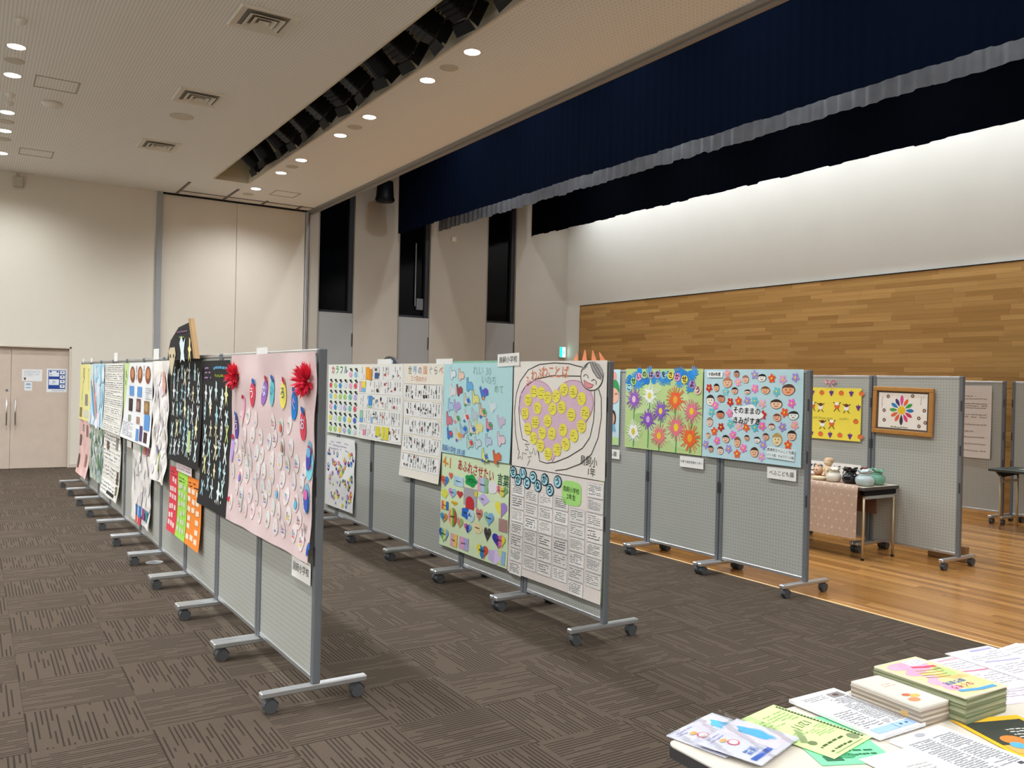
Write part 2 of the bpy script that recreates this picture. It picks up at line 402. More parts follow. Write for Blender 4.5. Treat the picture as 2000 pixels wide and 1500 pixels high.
tag(MB().box(8.22, 8.38, WY+.08, WY+.13, 3.22, 3.47, .005).build('box_reflection', plain('box_reflection_grey', '#6d7078', .5)), 'small grey box shape standing for a reflection in the stage window', 'box')  # a second reflection in the glass, modelled as a small box

# stage back wall with strip timber dado
struct(MB().box(XB, XB+.2, YN, WY, 0, 7.6).build('wall_right', WALLB))
wall_b = bpy.data.objects['wall_right']
WT = 3.522; WL = 16.22
struct(MB().box(XB-.03, XB-.002, YN, WL+.012, WT, WT+.014).build('trim_8', BLACK))
struct(MB().box(XB-.03, XB-.002, WL, WL+.012, 0, WT).build('trim_9', plain('dado_edge', '#8b6a3f', .5)))
SH = .0735; pcs = []; nr = int(WT/SH)
for i in range(nr+1):
    z1 = WT-i*SH; z0 = max(.0, z1-SH)
    if z1-z0 < .03: continue
    y = YN-R_.random()
    while y < WL:
        L = R_.choice((.6, .8, 1.0, 1.3)); a = max(y, YN+.01); b = min(y+L, WL)
        if b-a > .04:
            cy = (a+b)/2; pcs.append(((XB, cy, z1-SH/2), b-a, z1 > 1.9 and in_view(XB, cy, z1, 60)))
        y += L
def mk_wall(mb, c, L):
    x, y, z = c; g = .0006
    return mb.box(x-.022-.001*((int(y*37)+int(z*91)) % 3), x-.003, y-L/2+g, y+L/2-g, z-SH/2+g, z+SH/2-g)
plank_field(wall_b, 'wall_plank', WWALL, pcs, mk_wall, lambda p: depth_of(*p[0]))

# ------------------------------------------------------------------ ceiling fixtures and lamps
def spot_light(name, parent, loc, watts, size, blend, radius, rot=(0, 0, 0)):
    l = bpy.data.lights.new(name, 'SPOT'); l.energy = watts; l.color = LAMP_COL; l.spot_size = size; l.spot_blend = blend; l.shadow_soft_size = radius
    o = bpy.data.objects.new(name, l); o.location = loc; o.rotation_euler = rot; return link(o, parent)
def mk_downlight():
    t = empty('downlight')
    mb = MB(); mb.lathe([(.083, -.001), (.098, -.004), (.101, -.001), (.101, .0)], 28); mb.build('ring', WHITEP, t, True)
    mb = MB(); mb.lathe([(.0, -.006), (.04, -.006), (.075, -.004), (.083, -.001)], 28); mb.build('lens', LENS, t, True)
    spot_light('lamp', t, (0, 0, -.02), DOWN_W, math.radians(150), .75, .08)
    return t
dl = None; YS = [15.44, 13.97, 12.95, 11.29, 10.27, 8.62, 7.61, 5.95, 4.94, 3.28, 2.27, .61, -.4, -2.06, -3.07, -4.73, -5.74]
for x in (4.27, .34, -3.59, -7.52):
    for y in YS:
        if x > 0 and 1 < y < 4: continue      # no lamp pair over the leaflet table
        o = dl if dl is None else None
        if dl is None: dl = mk_downlight(); o = dl
        else: o = copy_tree(dl)
        o.location = (x, y, CZ)
        if x > 4: lb = 'recessed round downlight in the strip of ceiling between trough and stage'
        elif x > 0: lb = 'recessed round downlight in the ribbed ceiling over the aisle'
        else: lb = 'recessed round downlight in the ribbed ceiling by the side wall'
        tag(o, lb, 'ceiling light', 'downlights')
def disc(x, y, lab, r=.1):
    t = MB().lathe([(0, -.010), (r*.9, -.010), (r, -.006), (r, 0)], 28).build('ceiling_speaker', DISC, None, True); t.location = (x, y, CZ-.0005)
    tag(t, lab, 'speaker', 'round ceiling covers')
for y in (8.13, 10.79, 13.43, 15.98): disc(4.28, y, 'flat round beige cover between the downlights beside the trough')
for y in (10.74, 13.43, 14.46): disc(.34, y, 'flat round beige cover between the downlights over the aisle')
disc(2.26, 11.72, 'large round beige speaker grille between the square ceiling vents', .15)
def mk_vent():
    t = empty('ceiling_vent'); s = .275
    def frame(mb, a, b, z0, z1):   # square sloping ring
        vs = [(-a, -a, z0), (a, -a, z0), (a, a, z0), (-a, a, z0), (-b, -b, z1), (b, -b, z1), (b, b, z1), (-b, b, z1)]
        mb.add(vs, [(i, (i+1) % 4, 4+(i+1) % 4, 4+i) for i in range(4)])
    MB().box(-s+.02, s-.02, -s+.02, s-.02, -.006, -.002).build('back_plate', plain('vent_dark', '#8a8378', .8), t)
    mb = MB(); frame(mb, s, s-.012, -.001, -.022); frame(mb, s-.012, s-.075, -.022, -.008); mb.build('frame', plain('vent_beige', '#e2dccf', .6, 0, .02), t)
    for a in (.165, .105, .05):
        mb = MB(); frame(mb, a, a-.038, -.030, -.008); frame(mb, a, a-.004, -.030, -.034); frame(mb, a-.004, a-.04, -.034, -.012); mb.build('louvre', plain('vent_beige', '#e2dccf', .6, 0, .02), t)
    return t
vt = None
for i, y in enumerate((8.09, 10.78, 13.40, 5.4)):
    o = mk_vent() if vt is None else copy_tree(vt); vt = vt or o
    o.location = (2.275, y, CZ-.0005); tag(o, 'square beige air diffuser with stepped louvres in the ribbed ceiling', 'vent', 'square ceiling vents')
def access(x0, x1, y0, y1, lab):
    mb = MB(); z0, z1 = CZ-.005, CZ-.0005; b = .014
    mb.box(x0, x1, y0, y0+b, z0, z1); mb.box(x0, x1, y1-b, y1, z0, z1); mb.box(x0, x0+b, y0+b, y1-b, z0, z1); mb.box(x1-b, x1, y0+b, y1-b, z0, z1)
    tag(mb.build('access_hatch', plain('hatch_frame', '#a39c90', .6)), lab, 'hatch')
access(.56, 1.02, 11.10, 11.56, 'square framed ceiling hatch beside the smoke detector')
access(.56, 1.02, 14.85, 15.30, 'square framed ceiling hatch near the door wall')
access(4.6, 5.06, 15.3, 15.76, 'square framed ceiling hatch beside the partition tracks')
t = empty('smoke_detector', (.80, 12.14, CZ)); tag(t, 'round white smoke detector on the ribbed ceiling', 'smoke detector')
MB().lathe([(.0, -.055), (.06, -.052), (.10, -.035), (.115, -.02), (.115, -.012)], 28).build('cover', WHITEP, t, True); MB().lathe([(.10, -.012), (.085, -.012), (.085, 0), (.12, 0), (.12, -.006), (.1, -.006)], 28).build('base', WHITEP, t, True)
for y, lb in ((9.46, 'small round sensor on the ceiling beyond the first aisle downlight'), (12.06, 'small ceiling sensor before the paired aisle downlights'), (12.46, 'small ceiling sensor right beside the third aisle downlight')):
    t = MB().lathe([(0, -.045), (.035, -.042), (.045, -.02), (.05, -.004), (.05, 0)], 18).build('ceiling_sensor', WHITEP, None, True); t.location = (.345, y, CZ-.0005); tag(t, lb, 'sensor')
# wall boxes
t = empty('wall_speaker', (.62, WY, 4.9)); tag(t, 'small beige box speaker high on the far wall above the door', 'speaker')
MB().box(-.08, .08, -.08, -.012, -.09, .09, .012).build('body', plain('beige_box', '#b9b1a3', .6), t); MB().box(-.03, .03, -.012, 0, -.03, .17).build('bracket', plain('beige_box', '#b9b1a3', .6), t)
t = empty('wall_switch', (9.06, WY, 4.84)); tag(t, 'small pale square box on the stage side wall', 'switch box')
MB().box(-.06, .06, -.03, -.0, -.06, .06, .006).build('plate', plain('pale_switch', '#d8d4bf', .6), t); MB().box(-.03, .03, -.036, -.03, -.03, .03, .003).build('button', WHITEP, t)
t = empty('exit_sign', (12.10, WY, 2.43)); tag(t, 'small lit green and white emergency exit sign on the stage side wall', 'sign')
MB().box(-.09, .09, -.05, -.0, -.13, .13, .006).build('housing', WHITEP, t)
MB().box(-.085, -.005, -.053, -.05, -.12, .12).build('green_face', plain('exit_green', '#12b596', .4, 0, 0, emit='#19d3b0', est=1.6), t)
MB().box(-.005, .085, -.053, -.05, -.12, .12).build('white_face', plain('exit_white', '#e8fbf8', .4, 0, 0, emit='#e0fff8', est=1.8), t)
MB().box(.02, .05, -.055, -.053, -.04, .04).build('pictogram', plain('exit_green', '#12b596', .4), t)

# spotlights in the trough
tag(MB().tube((3.60, YN+.2, 5.50), (3.60, SYE-.02, 5.50), .024, 12).build('lighting_bar', BLACKM), 'long black pipe inside the ceiling trough carrying the stage spotlights', 'pipe')
def mk_spot(kind):
    t = empty('stage_spotlight')
    # local: beam direction +x' (tilted), built then rotated by matrix
    M = Matrix.Rotation(math.radians(38 if kind else 46), 4, 'Y')
    if kind:
        mb = MB(); mb.box(-.16, .20, -.105, .105, -.12, .12, .02, M); b = mb.build('housing', BLACKM, t)
        mb = MB()
        for k in range(5): mb.box(-.12+k*.055, -.105+k*.055, -.111, .111, -.127, .127, 0, M)
        mb.build('cooling_fin', BLACK, b)
    else:
        mb = MB(); mb.tube(M @ Vector((-.22, 0, 0)), M @ Vector((.0, 0, 0)), .10, 16, .13); mb.tube(M @ Vector((0, 0, 0)), M @ Vector((.2, 0, 0)), .13, 16); mb.build('housing', BLACKM, t)
        [MB().box(-.18, .18, min(s*.13, s*.145), max(s*.13, s*.145), -.05, .05, 0, M).build('side_rail', BLACK, t) for s in (-1, 1)]
    mb = MB(); mb.tube(M @ Vector((.197, 0, 0)), M @ Vector((.204, 0, 0)), .10, 18); mb.build('lens', plain('spot_lens', '#2e3136', .08, 0, 0), t)
    for i, (dy, dz) in enumerate(((1, 0), (-1, 0), (0, 1), (0, -1))):
        mb = MB(); x0, x1 = .20, .30; a, c = .125, .125+.035
        if dy: vs = [(x0, dy*a, -.12), (x0, dy*a, .12), (x1, dy*c, .14), (x1, dy*c, -.14)]
        else: vs = [(x0, -.12, dz*a), (x0, .12, dz*a), (x1, .14, dz*c), (x1, -.14, dz*c)]
        vs2 = [(p[0], p[1]+dy*.004, p[2]+dz*.004) for p in vs]
        vs = [M @ Vector(p) for p in vs+vs2]
        mb.add(vs, [(0, 1, 2, 3), (7, 6, 5, 4), (0, 4, 5, 1), (1, 5, 6, 2), (2, 6, 7, 3), (3, 7, 4, 0)]); mb.build('barn_door', BLACK, t)
    mb = MB(); mb.box(-.02, .02, -.165, -.15, -.02, .26); mb.box(-.02, .02, .15, .165, -.02, .26); mb.box(-.02, .02, -.165, .165, .26, .275); mb.build('yoke', BLACKM, t)
    mb = MB(); mb.box(-.03, .03, -.03, .03, .275, .304, .006); mb.build('clamp', BLACK, t)
    return t
protos = {}
for i, y in enumerate((13.55, 12.87, 12.2, 11.75, 11.1, 10.45, 9.78, 9.25, 8.6, 8.05, 7.45, 6.85, 6.2, 5.5)):
    k = 0 if i in (0, 1, 2, 8) else 1
    if k not in protos: o = protos[k] = mk_spot(k)
    else: o = copy_tree(protos[k])
    o.location = (3.60, y, 5.17); o.rotation_euler = (0, R_.uniform(-.22, .16), R_.uniform(-.25, .25))
    tag(o, 'boxy black stage spotlight with barn doors hanging in the ceiling trough' if k else 'rounded black stage spotlight with barn doors hanging in the ceiling trough', 'spotlight', 'spotlights in the ceiling trough')

# stage lamps hidden above the borders (battens, one of them an added fill) and wall washers
def batten(x, y0, y1, z, lab, watts, n, rot, size=176, blend=1.0):
    t = empty('lighting_batten', (x, 0, z)); tag(t, lab, 'stage light')
    MB().box(-.06, .06, y0, y1, .0, .10, .01).build('trunking', BLACKM, t)
    for k in range(n):
        y = y0+(y1-y0)*(k+.5)/n
        MB().lathe([(.0, -.002), (.07, -.002), (.08, .0)], 16).build('lamp_face', LENS, t).location = (0, y, -.003)
        spot_light('lamp', t, (0, y, -.03), watts, math.radians(size), blend, .07, rot)
batten(8.12, 1.0, 14.8, 6.6, 'lighting batten above the stage between the front border curtains', STAGE_W*.6, 6, (0, 0, 0))
batten(6.55, -1.0, 14.6, 6.9, 'added unseen fill batten above the stage opening head', STAGE_W, 7, (0, 0, 0))  # unseen fill, added to brighten the stage side wall and front boards
batten(10.0, 1.0, 14.8, 6.6, 'lighting batten above the rear of the stage', STAGE_W, 6, (0, 0, 0))
batten(11.60, .5, 16.1, 6.5, 'wall washing batten above the rear border curtain', WASH_W, 13, (0, math.radians(-14), 0), 120, 1.0)
# hanging black can light
t = empty('hanging_can_light', (7.05, 16.05, 5.45)); tag(t, 'black cylindrical lamp hanging beside the front border curtain', 'stage light')
MB().lathe([(.0, -.16), (.17, -.16), (.20, -.12), (.18, -.06), (.16, .25), (.0, .25)], 24).build('housing', BLACKM, t, True)
MB().tube((0, 0, .25), (0, 0, 2.15), .015, 8).build('hanger', BLACKM, t)

# ------------------------------------------------------------------ border curtains
def border(name, x, y0, y1, zb, mat, lab, amp, pitch, hemvar, seed):
    rr = random.Random(seed); vs = []; fs = []; step = pitch/6; n = int((y1-y0)/step); jump = 0; z = zb
    for k in range(n+1):
        y = y0+(y1-y0)*k/n; ph = 2*PI*y/pitch
        dx = amp*math.sin(ph+.7*math.sin(y*1.7))+amp*.4*math.sin(ph*.37)
        if k % 7 == 0: z = zb+rr.uniform(-hemvar, hemvar)
        vs += [(x+dx, y, z), (x+dx*.9, y, z+.25), (x+dx*.5, y, 7.58)]
    fs = [q for k in range(n) for q in ((3*k, 3*k+3, 3*k+4, 3*k+1), (3*k+1, 3*k+4, 3*k+5, 3*k+2))]
    o = MB().add(vs, fs).build(name, mat, None, True); tag(o, lab, 'curtain')
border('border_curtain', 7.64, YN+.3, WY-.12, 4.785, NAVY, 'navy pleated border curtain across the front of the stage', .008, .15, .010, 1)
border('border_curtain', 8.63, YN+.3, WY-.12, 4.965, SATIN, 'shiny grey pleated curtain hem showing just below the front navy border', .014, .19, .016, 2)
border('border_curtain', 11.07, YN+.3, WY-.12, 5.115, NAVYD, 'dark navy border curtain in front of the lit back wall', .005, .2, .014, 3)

# ------------------------------------------------------------------ display panels
PWD = .968; PH = 1.845
def mk_panel():
    t = empty('display_panel')
    MB().box(-PWD/2+.04, PWD/2-.04, -.012, .012, .14, PH-.02).build('board', PEG, t)
    MB().box(-PWD/2+.04, PWD/2-.04, -.017, .017, PH-.026, PH, .003).build('top_rail', ALU, t)
    MB().box(-PWD/2+.04, PWD/2-.04, -.017, .017, .118, .145, .003).build('bottom_rail', ALU, t)
    for s in (-1, 1):
        p = MB().box(s*(PWD/2-.021)-.019, s*(PWD/2-.021)+.019, -.022, .022, .108, PH+.002, .005).build('post', STEEL, t)
        for z in (1.56, 1.13, .77):
            mb = MB(); mb.box(s*(PWD/2-.0115)-.008, s*(PWD/2-.0115)+.008, -.0245, -.021, z-.05, z+.05, .001); mb.build('joint_clip', plain('clip_dark', '#3d3f42', .5, .3), p)
        f = MB().box(s*(PWD/2-.026)-.024, s*(PWD/2-.026)+.024, -.285, .285, .078, .110, .006).build('foot_bar', ALU, t)
        for sy in (-1, 1):
            mb = MB(); cx, cy = s*(PWD/2-.026), sy*.245; cx += R_.uniform(-.004, .004)
            mb.tube((cx, cy, .05), (cx, cy, .079), .011, 10)
            mb.tube((cx-.021, cy-sy*.012, .035), (cx-.006, cy-sy*.012, .035), .0345, 16); mb.tube((cx+.006, cy-sy*.012, .035), (cx+.021, cy-sy*.012, .035), .0345, 16)
            # hood
            hv = []; n = 7
            for k in range(n+1):
                a = PI*.02+PI*.96*k/n
                for xx in (cx-.023, cx+.023): hv.append((xx, cy-sy*.012+.038*math.cos(a), .036+.038*math.sin(a)))
            mb.add(hv, [(2*k, 2*k+1, 2*k+3, 2*k+2) for k in range(n)])
            mb.build('caster', CASTER, f)
    return t
panel0 = None
def row(xc, ynear, n, labels, tilt=0.0):
    global panel0
    for k in range(n):
        yc = ynear+.973*(k+.5)
        if panel0 is None: panel0 = mk_panel(); o = panel0
        else: o = copy_tree(panel0)
        o.location = (xc-tilt*(yc-ynear), yc, 0); o.rotation_euler = (0, 0, -PI/2+tilt)
        tag(o, labels[min(k, len(labels)-1)], 'display panel', 'wheeled pegboard panels')
TILT = .0145
base = 'grey wheeled pegboard panel '
row(1.535, 4.225, 10, [base+'under the pink egg poster, at the open end of its row', base+'where the pink egg poster meets the black poster', base+'under the tall black posters and orange strip', base+'behind the red and green strips', base+'behind the crumpled white drawings sheet', base+'behind the photo collage sheet', base+'behind the narrow green sheet', base+'behind the long newspaper sheets', base+'behind the light blue rainbow sheet', base+'under the yellow sheet, at the door end of its row'], TILT)
row(3.566, 4.375, 7, [base+'behind the big heart poster, at the open end of its row', base+'behind the blue bird poster', base+'where the blue bird poster meets the long white newspaper sheet', base+'half bare below the white newspaper sheets', base+'behind the white newspaper sheet with orange blocks', base+'behind the small sheep pictures', base+'beyond the sheep pictures, at the hidden end of its row'])
row(5.81, 4.55, 4, [base+'behind the poster of children\'s faces, half on the timber floor', base+'behind the hand-print flower poster', base+'behind the light blue poster with the strawberry face', base+'hidden behind the heart poster row on the stage edge'])
row(8.04, 4.545, 3, [base+'bearing the framed petal picture on the stage', base+'bearing the yellow fruit poster behind the pottery table', base+'next to the yellow fruit poster, mostly hidden on the stage'])
row(11.40, 4.84, 1, [base+'with small white sheets, at the back of the stage'])
row(11.40, 5.89, 1, [base+'with the large printed white sheet, at the back of the stage'])

# ------------------------------------------------------------------ drawing on sheets
class D:
    def __init__(s, mp): s.mp = mp; s.v = []; s.f = []; s.c = []
    def tri(s, pts, faces, col, L):
        n = len(s.v); s.v += [s.mp(p[0], p[1], L+(p[2] if len(p) > 2 else 0)) for p in pts]; s.f += [tuple(n+i for i in q) for q in faces]; s.c += [lin(col)]*len(faces)
    def star(s, pts, col, L, c=None, rings=1):
        """fan for shapes that see their centre"""
        n = len(pts); cx = sum(p[0] for p in pts)/n if c is None else c[0]; cy = sum(p[1] for p in pts)/n if c is None else c[1]
        V = [(cx, cy)]; F = []
        for r in range(1, rings+1):
            t = r/rings; V += [(cx+(p[0]-cx)*t, cy+(p[1]-cy)*t) for p in pts]
        for i in range(n): F.append((0, 1+i, 1+(i+1) % n))
        for r in range(rings-1):
            a = 1+r*n; b = a+n
            for i in range(n): F.append((a+i, b+i, b+(i+1) % n, a+(i+1) % n))
        s.tri(V, F, col, L)
    def ell(s, cx, cy, rx, ry, col, L, rot=0, n=18, rings=1, curl=0):
        ca, sa = math.cos(rot), math.sin(rot); P = []
        for i in range(n):
            t = 2*PI*i/n; a, b = rx*math.cos(t), ry*math.sin(t); P.append((cx+a*ca-b*sa, cy+a*sa+b*ca))
        if curl:
            V = [(cx, cy, 0)]; F = []
            for r in (.5, 1):
                for p in P:
                    y = (p[1]-cy)*r; V.append((cx+(p[0]-cx)*r, cy+y, curl*max(0, y/ry)**2))
            for i in range(n): F.append((0, 1+i, 1+(i+1) % n)); F.append((1+i, 1+n+i, 1+n+(i+1) % n, 1+(i+1) % n))
            s.tri(V, F, col, L)
        else: s.star(P, col, L, (cx, cy), rings)
    def poly(s, pts, col, L):
        F = [tuple(q) for q in tessellate_polygon([[Vector((p[0], p[1], 0)) for p in pts]])]
        s.tri(pts, F, col, L)
    def rect(s, x, y, w, h, col, L, rot=0, nx=1, ny=1):
        ca, sa = math.cos(rot), math.sin(rot); V = []
        for j in range(ny+1):
            for i in range(nx+1):
                a, b = w*i/nx-w/2, h*j/ny-h/2; V.append((x+w/2+a*ca-b*sa, y+h/2+a*sa+b*ca))
        s.tri(V, [(j*(nx+1)+i, j*(nx+1)+i+1, (j+1)*(nx+1)+i+1, (j+1)*(nx+1)+i) for j in range(ny) for i in range(nx)], col, L)
    def line(s, pts, wd, col, L, closed=False):
        if closed: pts = list(pts)+[pts[0]]
        V = []; n = len(pts)
        for i, p in enumerate(pts):
            a = pts[max(0, i-1)]; b = pts[min(n-1, i+1)]
            if closed and i in (0, n-1): a, b = pts[n-2], pts[1]
            dx, dy = b[0]-a[0], b[1]-a[1]; l = math.hypot(dx, dy) or 1
            V += [(p[0]-dy/l*wd/2, p[1]+dx/l*wd/2), (p[0]+dy/l*wd/2, p[1]-dx/l*wd/2)]
        s.tri(V, [(2*i, 2*i+1, 2*i+3, 2*i+2) for i in range(n-1)], col, L)
    def text(s, st, x, y, size, col, L, rot=0, sx=1, bold=0):
        """x,y = top left; size = glyph box height"""
        V, F = glyphs(st, bold); ca, sa = math.cos(rot), math.sin(rot)
        P = []
        for (a, b) in V:
            a, b = a*size*sx, -b*size+size*.82; P.append((x+a*ca-b*sa, y+a*sa+b*ca))
        s.tri(P, F, col, L)
    def scrib(s, x, y, w, h, rows, col, L, rr, fill=.75, vertical=False, th=.35):
        """illegible handwriting: short dashes in lines"""
        for i in range(rows):
            p = 0
            M = h if vertical else w; pit = (w if vertical else h)/rows
            end = M*(1 if rr.random() < .8 else rr.uniform(.4, 1))
            while p < end:
                l = rr.uniform(.4, 1.6)*pit
                if rr.random() < fill:
                    q = min(l*.8, end-p); j = rr.uniform(-.12, .12)*pit
                    if vertical: s.rect(x+w-(i+.5)*pit-th*pit/2+j, y+p, th*pit, q, col, L)
                    else: s.rect(x+p, y+(i+.5)*pit-th*pit/2+j, q, th*pit, col, L)
                p += l
    def build(s, name, parent):
        if not s.v: return None
        me = bpy.data.meshes.new(name); me.from_pydata(s.v, [], s.f); a = me.color_attributes.new('Col', 'FLOAT_COLOR', 'CORNER')
        buf = []
        for q, c in zip(s.f, s.c): buf += [*c, 1]*len(q)
        a.data.foreach_set('color', buf); me.materials.append(PRINT); me.update()
        return link(bpy.data.objects.new(name, me), parent)
GL = {}
def glyphs(st, bold=0):
    k = (st, bold)
    if k not in GL:
        cu = bpy.data.curves.new('t', 'FONT'); cu.body = st; cu.resolution_u = 2; cu.offset = bold; cu.fill_mode = 'FRONT'
        o = bpy.data.objects.new('t', cu); C.objects.link(o); bpy.context.view_layer.update()
        me = o.evaluated_get(bpy.context.evaluated_depsgraph_get()).to_mesh()
        GL[k] = ([(v.co.x, v.co.y) for v in me.vertices], [tuple(p.vertices) for p in me.polygons])
        bpy.data.objects.remove(o); bpy.data.curves.remove(cu)
    return GL[k]
class Sheet:
    def __init__(s, name, label, cat, loc, rz, w, h, col, amp=.004, seed=1, group=None, freq=1., curl=0., nx=None, ny=None, outline=None, lift=.004, flat=False, th=None):
        s.w, s.h, s.amp, s.fr, s.curl, s.lift, s.flat = w, h, amp, freq, curl, lift, flat
        rr = random.Random(seed); s.ph = [(rr.uniform(0, 6.28), rr.uniform(.5, 1.3)*rr.choice((-1, 1)), rr.uniform(3, 8), rr.uniform(3, 8)) for _ in range(5)]
        s.root = empty(name, loc, rz); tag(s.root, label, cat, group); s.rr = rr
        nx = nx or max(4, int(w/.045)); ny = ny or max(4, int(h/.045))
        V = []; F = []
        for j in range(ny+1):
            for i in range(nx+1):
                u, v = w*i/nx, h*j/ny
                if outline: u, v = outline(i/nx, j/ny)
                V.append(s.mp(u, v, 0))
        F = [(j*(nx+1)+i, j*(nx+1)+i+1, (j+1)*(nx+1)+i+1, (j+1)*(nx+1)+i) for j in range(ny) for i in range(nx)]
        if th:   # thick pad of sheets
            k = len(V); V += [(p[0], p[1], p[2]-th) if flat else (p[0], p[1]+th, p[2]) for p in V]
            F += [tuple(k+i for i in reversed(q)) for q in F[:]]
            ring = [i for i in range(nx+1)]+[j*(nx+1)+nx for j in range(1, ny+1)]+[ny*(nx+1)+i for i in range(nx-1, -1, -1)]+[j*(nx+1) for j in range(ny-1, 0, -1)]
            for a, b in zip(ring, ring[1:]+ring[:1]): F.append((a, b, k+b, k+a))
        s.sheet = MB().add(V, F).build('sheet', paper(col), s.root, not th)
    def off(s, u, v):
        n = 0
        for (p, sg, a, b) in s.ph: n += math.sin(p+s.fr*(a*u+sg*b*v))
        e = s.curl*(v/s.h)**4 if not s.flat else 0
        return s.lift+s.amp*(1+n/4)*.8+max(0, e)
    def mp(s, u, v, L):
        d = s.off(u, v)+L*.001
        return (u, -v, d) if s.flat else (u, -d, -v)
    def d(s): return D(s.mp)
    def piece(s, name, fn):
        q = s.d(); fn(q); return q.build(name, s.root)

def rowx(r, y): return {1: 1.535-TILT*(y-4.225), 2: 3.566, 3: 5.81, 4: 8.04, 5: 11.40}[r]-.0235
def on_row(r, yfar, ynear, zt, h, name, label, cat, col, **k):
    """sheet on the face of panel row r, seen from the aisle; left edge is the far one"""
    rz = -PI/2+(TILT if r == 1 else 0)
    return Sheet(name, label, cat, (rowx(r, yfar)-k.pop('out', 0), yfar, zt), rz, yfar-ynear, h, col, **k)

rr = random.Random(3)
# ---- row 1: pink egg poster
S = on_row(1, 5.797, 4.232, 1.83, 1.09, 'egg_poster', 'big crumpled pink poster covered with small paper eggs', 'poster', '#d9c2c2', amp=.013, seed=5, freq=2.1, curl=.02, nx=44, ny=30)
def egg(q, u, v, rx, ry, col, L, rot): q.ell(u, v, rx, ry, col, L, rot, 18, 2, .012)
big = [(.12, .47, '#5a4a9a', 'う', '#f2e6a0', -.05), (.48, .25, '#e0455c', 'う', '#ffffff', .3), (.70, .23, '#9a6cba', 'な', '#d8f0ff', .35), (.86, .225, '#6cc3cf', 'い', '#1e6f80', 0), (1.07, .235, '#efe26a', 'ろ', '#3a5d78', .15), (1.25, .29, '#1d7fd0', 'ぐ', '#f7b6d6', .25), (1.405, .39, '#d8475a', 'お', '#bfe6f2', -.05), (1.515, .59, '#7cc9dc', 'ん', '#d0304a', -.12)]
for (u, v, c, ch, tc, ro) in big:
    def fn(q, u=u, v=v, c=c, ch=ch, tc=tc, ro=ro):
        egg(q, u, v, .052, .082, c, 4, ro); q.text(ch, u-.036, v-.045, .075, tc, 9, 0, 1, .01)
        b = '#b52a3e' if c in ('#efe26a', '#9a6cba', '#7cc9dc') else '#1e5fae'
        q.ell(u+.015*math.sin(ro)*5, v-.085, .022, .014, b, 10, .5); q.ell(u+.02+.015*math.sin(ro)*5, v-.075, .012, .02, b, 10, -.3)
    S.piece('letter_egg', fn)
S.piece('letter_egg', lambda q: (egg(q, .30, .35, .02, .09, '#f0a2c0', 4, .1), q.ell(.285, .27, .022, .014, '#b5203e', 9)))
S.piece('letter_egg', lambda q: (egg(q, .06, .62, .035, .09, '#b79ad8', 4, .0), q.ell(.045, .54, .025, .018, '#c22f48', 9)))
cols = ['#4b6fd0', '#69b7d8', '#e0c63c', '#e06a50', '#d9609a', '#5aa86a', '#8a6ac0', '#b08060', '#777777', '#e8a080']
pts = []
for j in range(7):
    for i in range(10):
        u = .12+i*.15+(.07 if j % 2 else 0)+rr.uniform(-.03, .03); v = .40+j*.093+rr.uniform(-.02, .02)+.03*(i/11)
        if u > 1.50 or (j < 2 and (u > 1.28 or u < .2)): continue
        if j == 0 and rr.random() < .5: continue
        pts.append((u, v))
for (u, v) in pts:
    k = rr.random(); c1 = rr.choice(cols); c2 = rr.choice(cols); ro = rr.uniform(-.2, .2); pale = rr.choice(['#e4dad8', '#e6d6d6', '#dfd8d8', '#e2dcda', '#d9d8d6'])
    def fn(q, u=u, v=v, k=k, c1=c1, c2=c2, ro=ro, pale=pale):
        egg(q, u, v, .039, .052, pale, 3, ro)
        if k < .1: q.ell(u, v+.008, .020, .026, c1, 9, ro); q.ell(u, v-.022, .010, .010, c2, 10)
        elif k < .35: q.line([(u-.015, v-.02), (u-.008, v+.02), (u+.01, v-.01), (u+.018, v+.025)], .005, c1, 9); q.ell(u, v-.01, .008, .006, c2, 10)
        elif k < .42: q.star([(u-.010, v+.02), (u, v-.018), (u+.010, v+.02)], c1, 9)
        elif k < .85: q.line([(u-.012, v-.02), (u+.01, v-.016), (u-.01, v+.006), (u+.014, v+.02)], .003, '#8a8684', 9); q.ell(u+.004, v+.024, .008, .006, c2, 9)
        else: q.rect(u-.012, v-.02, .008, .03, '#33363a', 9); q.rect(u+.002, v-.006, .016, .012, c1, 9); q.rect(u-.014, v+.014, .03, .008, c2, 9)
    S.piece('paper_egg', fn)
for (v, c1, c2) in ((.545, '#4a49a8', '#69b3e0'), (.765, '#4464c4', '#dc6fb4')):
    S.piece('paper_egg', lambda q, v=v, c1=c1, c2=c2: (egg(q, 1.50, v, .042, .082, '#79b0cc', 3, .0), q.ell(1.50, v+.012, .034, .062, c1, 9), q.ell(1.50, v-.02, .028, .028, c2, 10)))
S.piece('ribbon_bow', lambda q: (q.ell(.03, .955, .022, .014, '#c22448', 5, .6), q.ell(.055, .95, .02, .013, '#c22448', 5, -.6)))
S.piece('ribbon_bow', lambda q: (q.ell(1.56, 1.02, .016, .035, '#2358b0', 5, .2), q.ell(1.575, 1.0, .014, .02, '#2f6fc8', 6, -.5)))
for a_, b_, c_, d_ in ((1.46, .90, 1.48, .94), (1.50, .905, 1.495, .95), (1.44, .93, 1.46, .97), (1.49, .965, 1.51, .985)): S.piece('pen_mark', lambda q: q.line([(a_, b_), (c_, d_)], .007, '#55505a', 5))
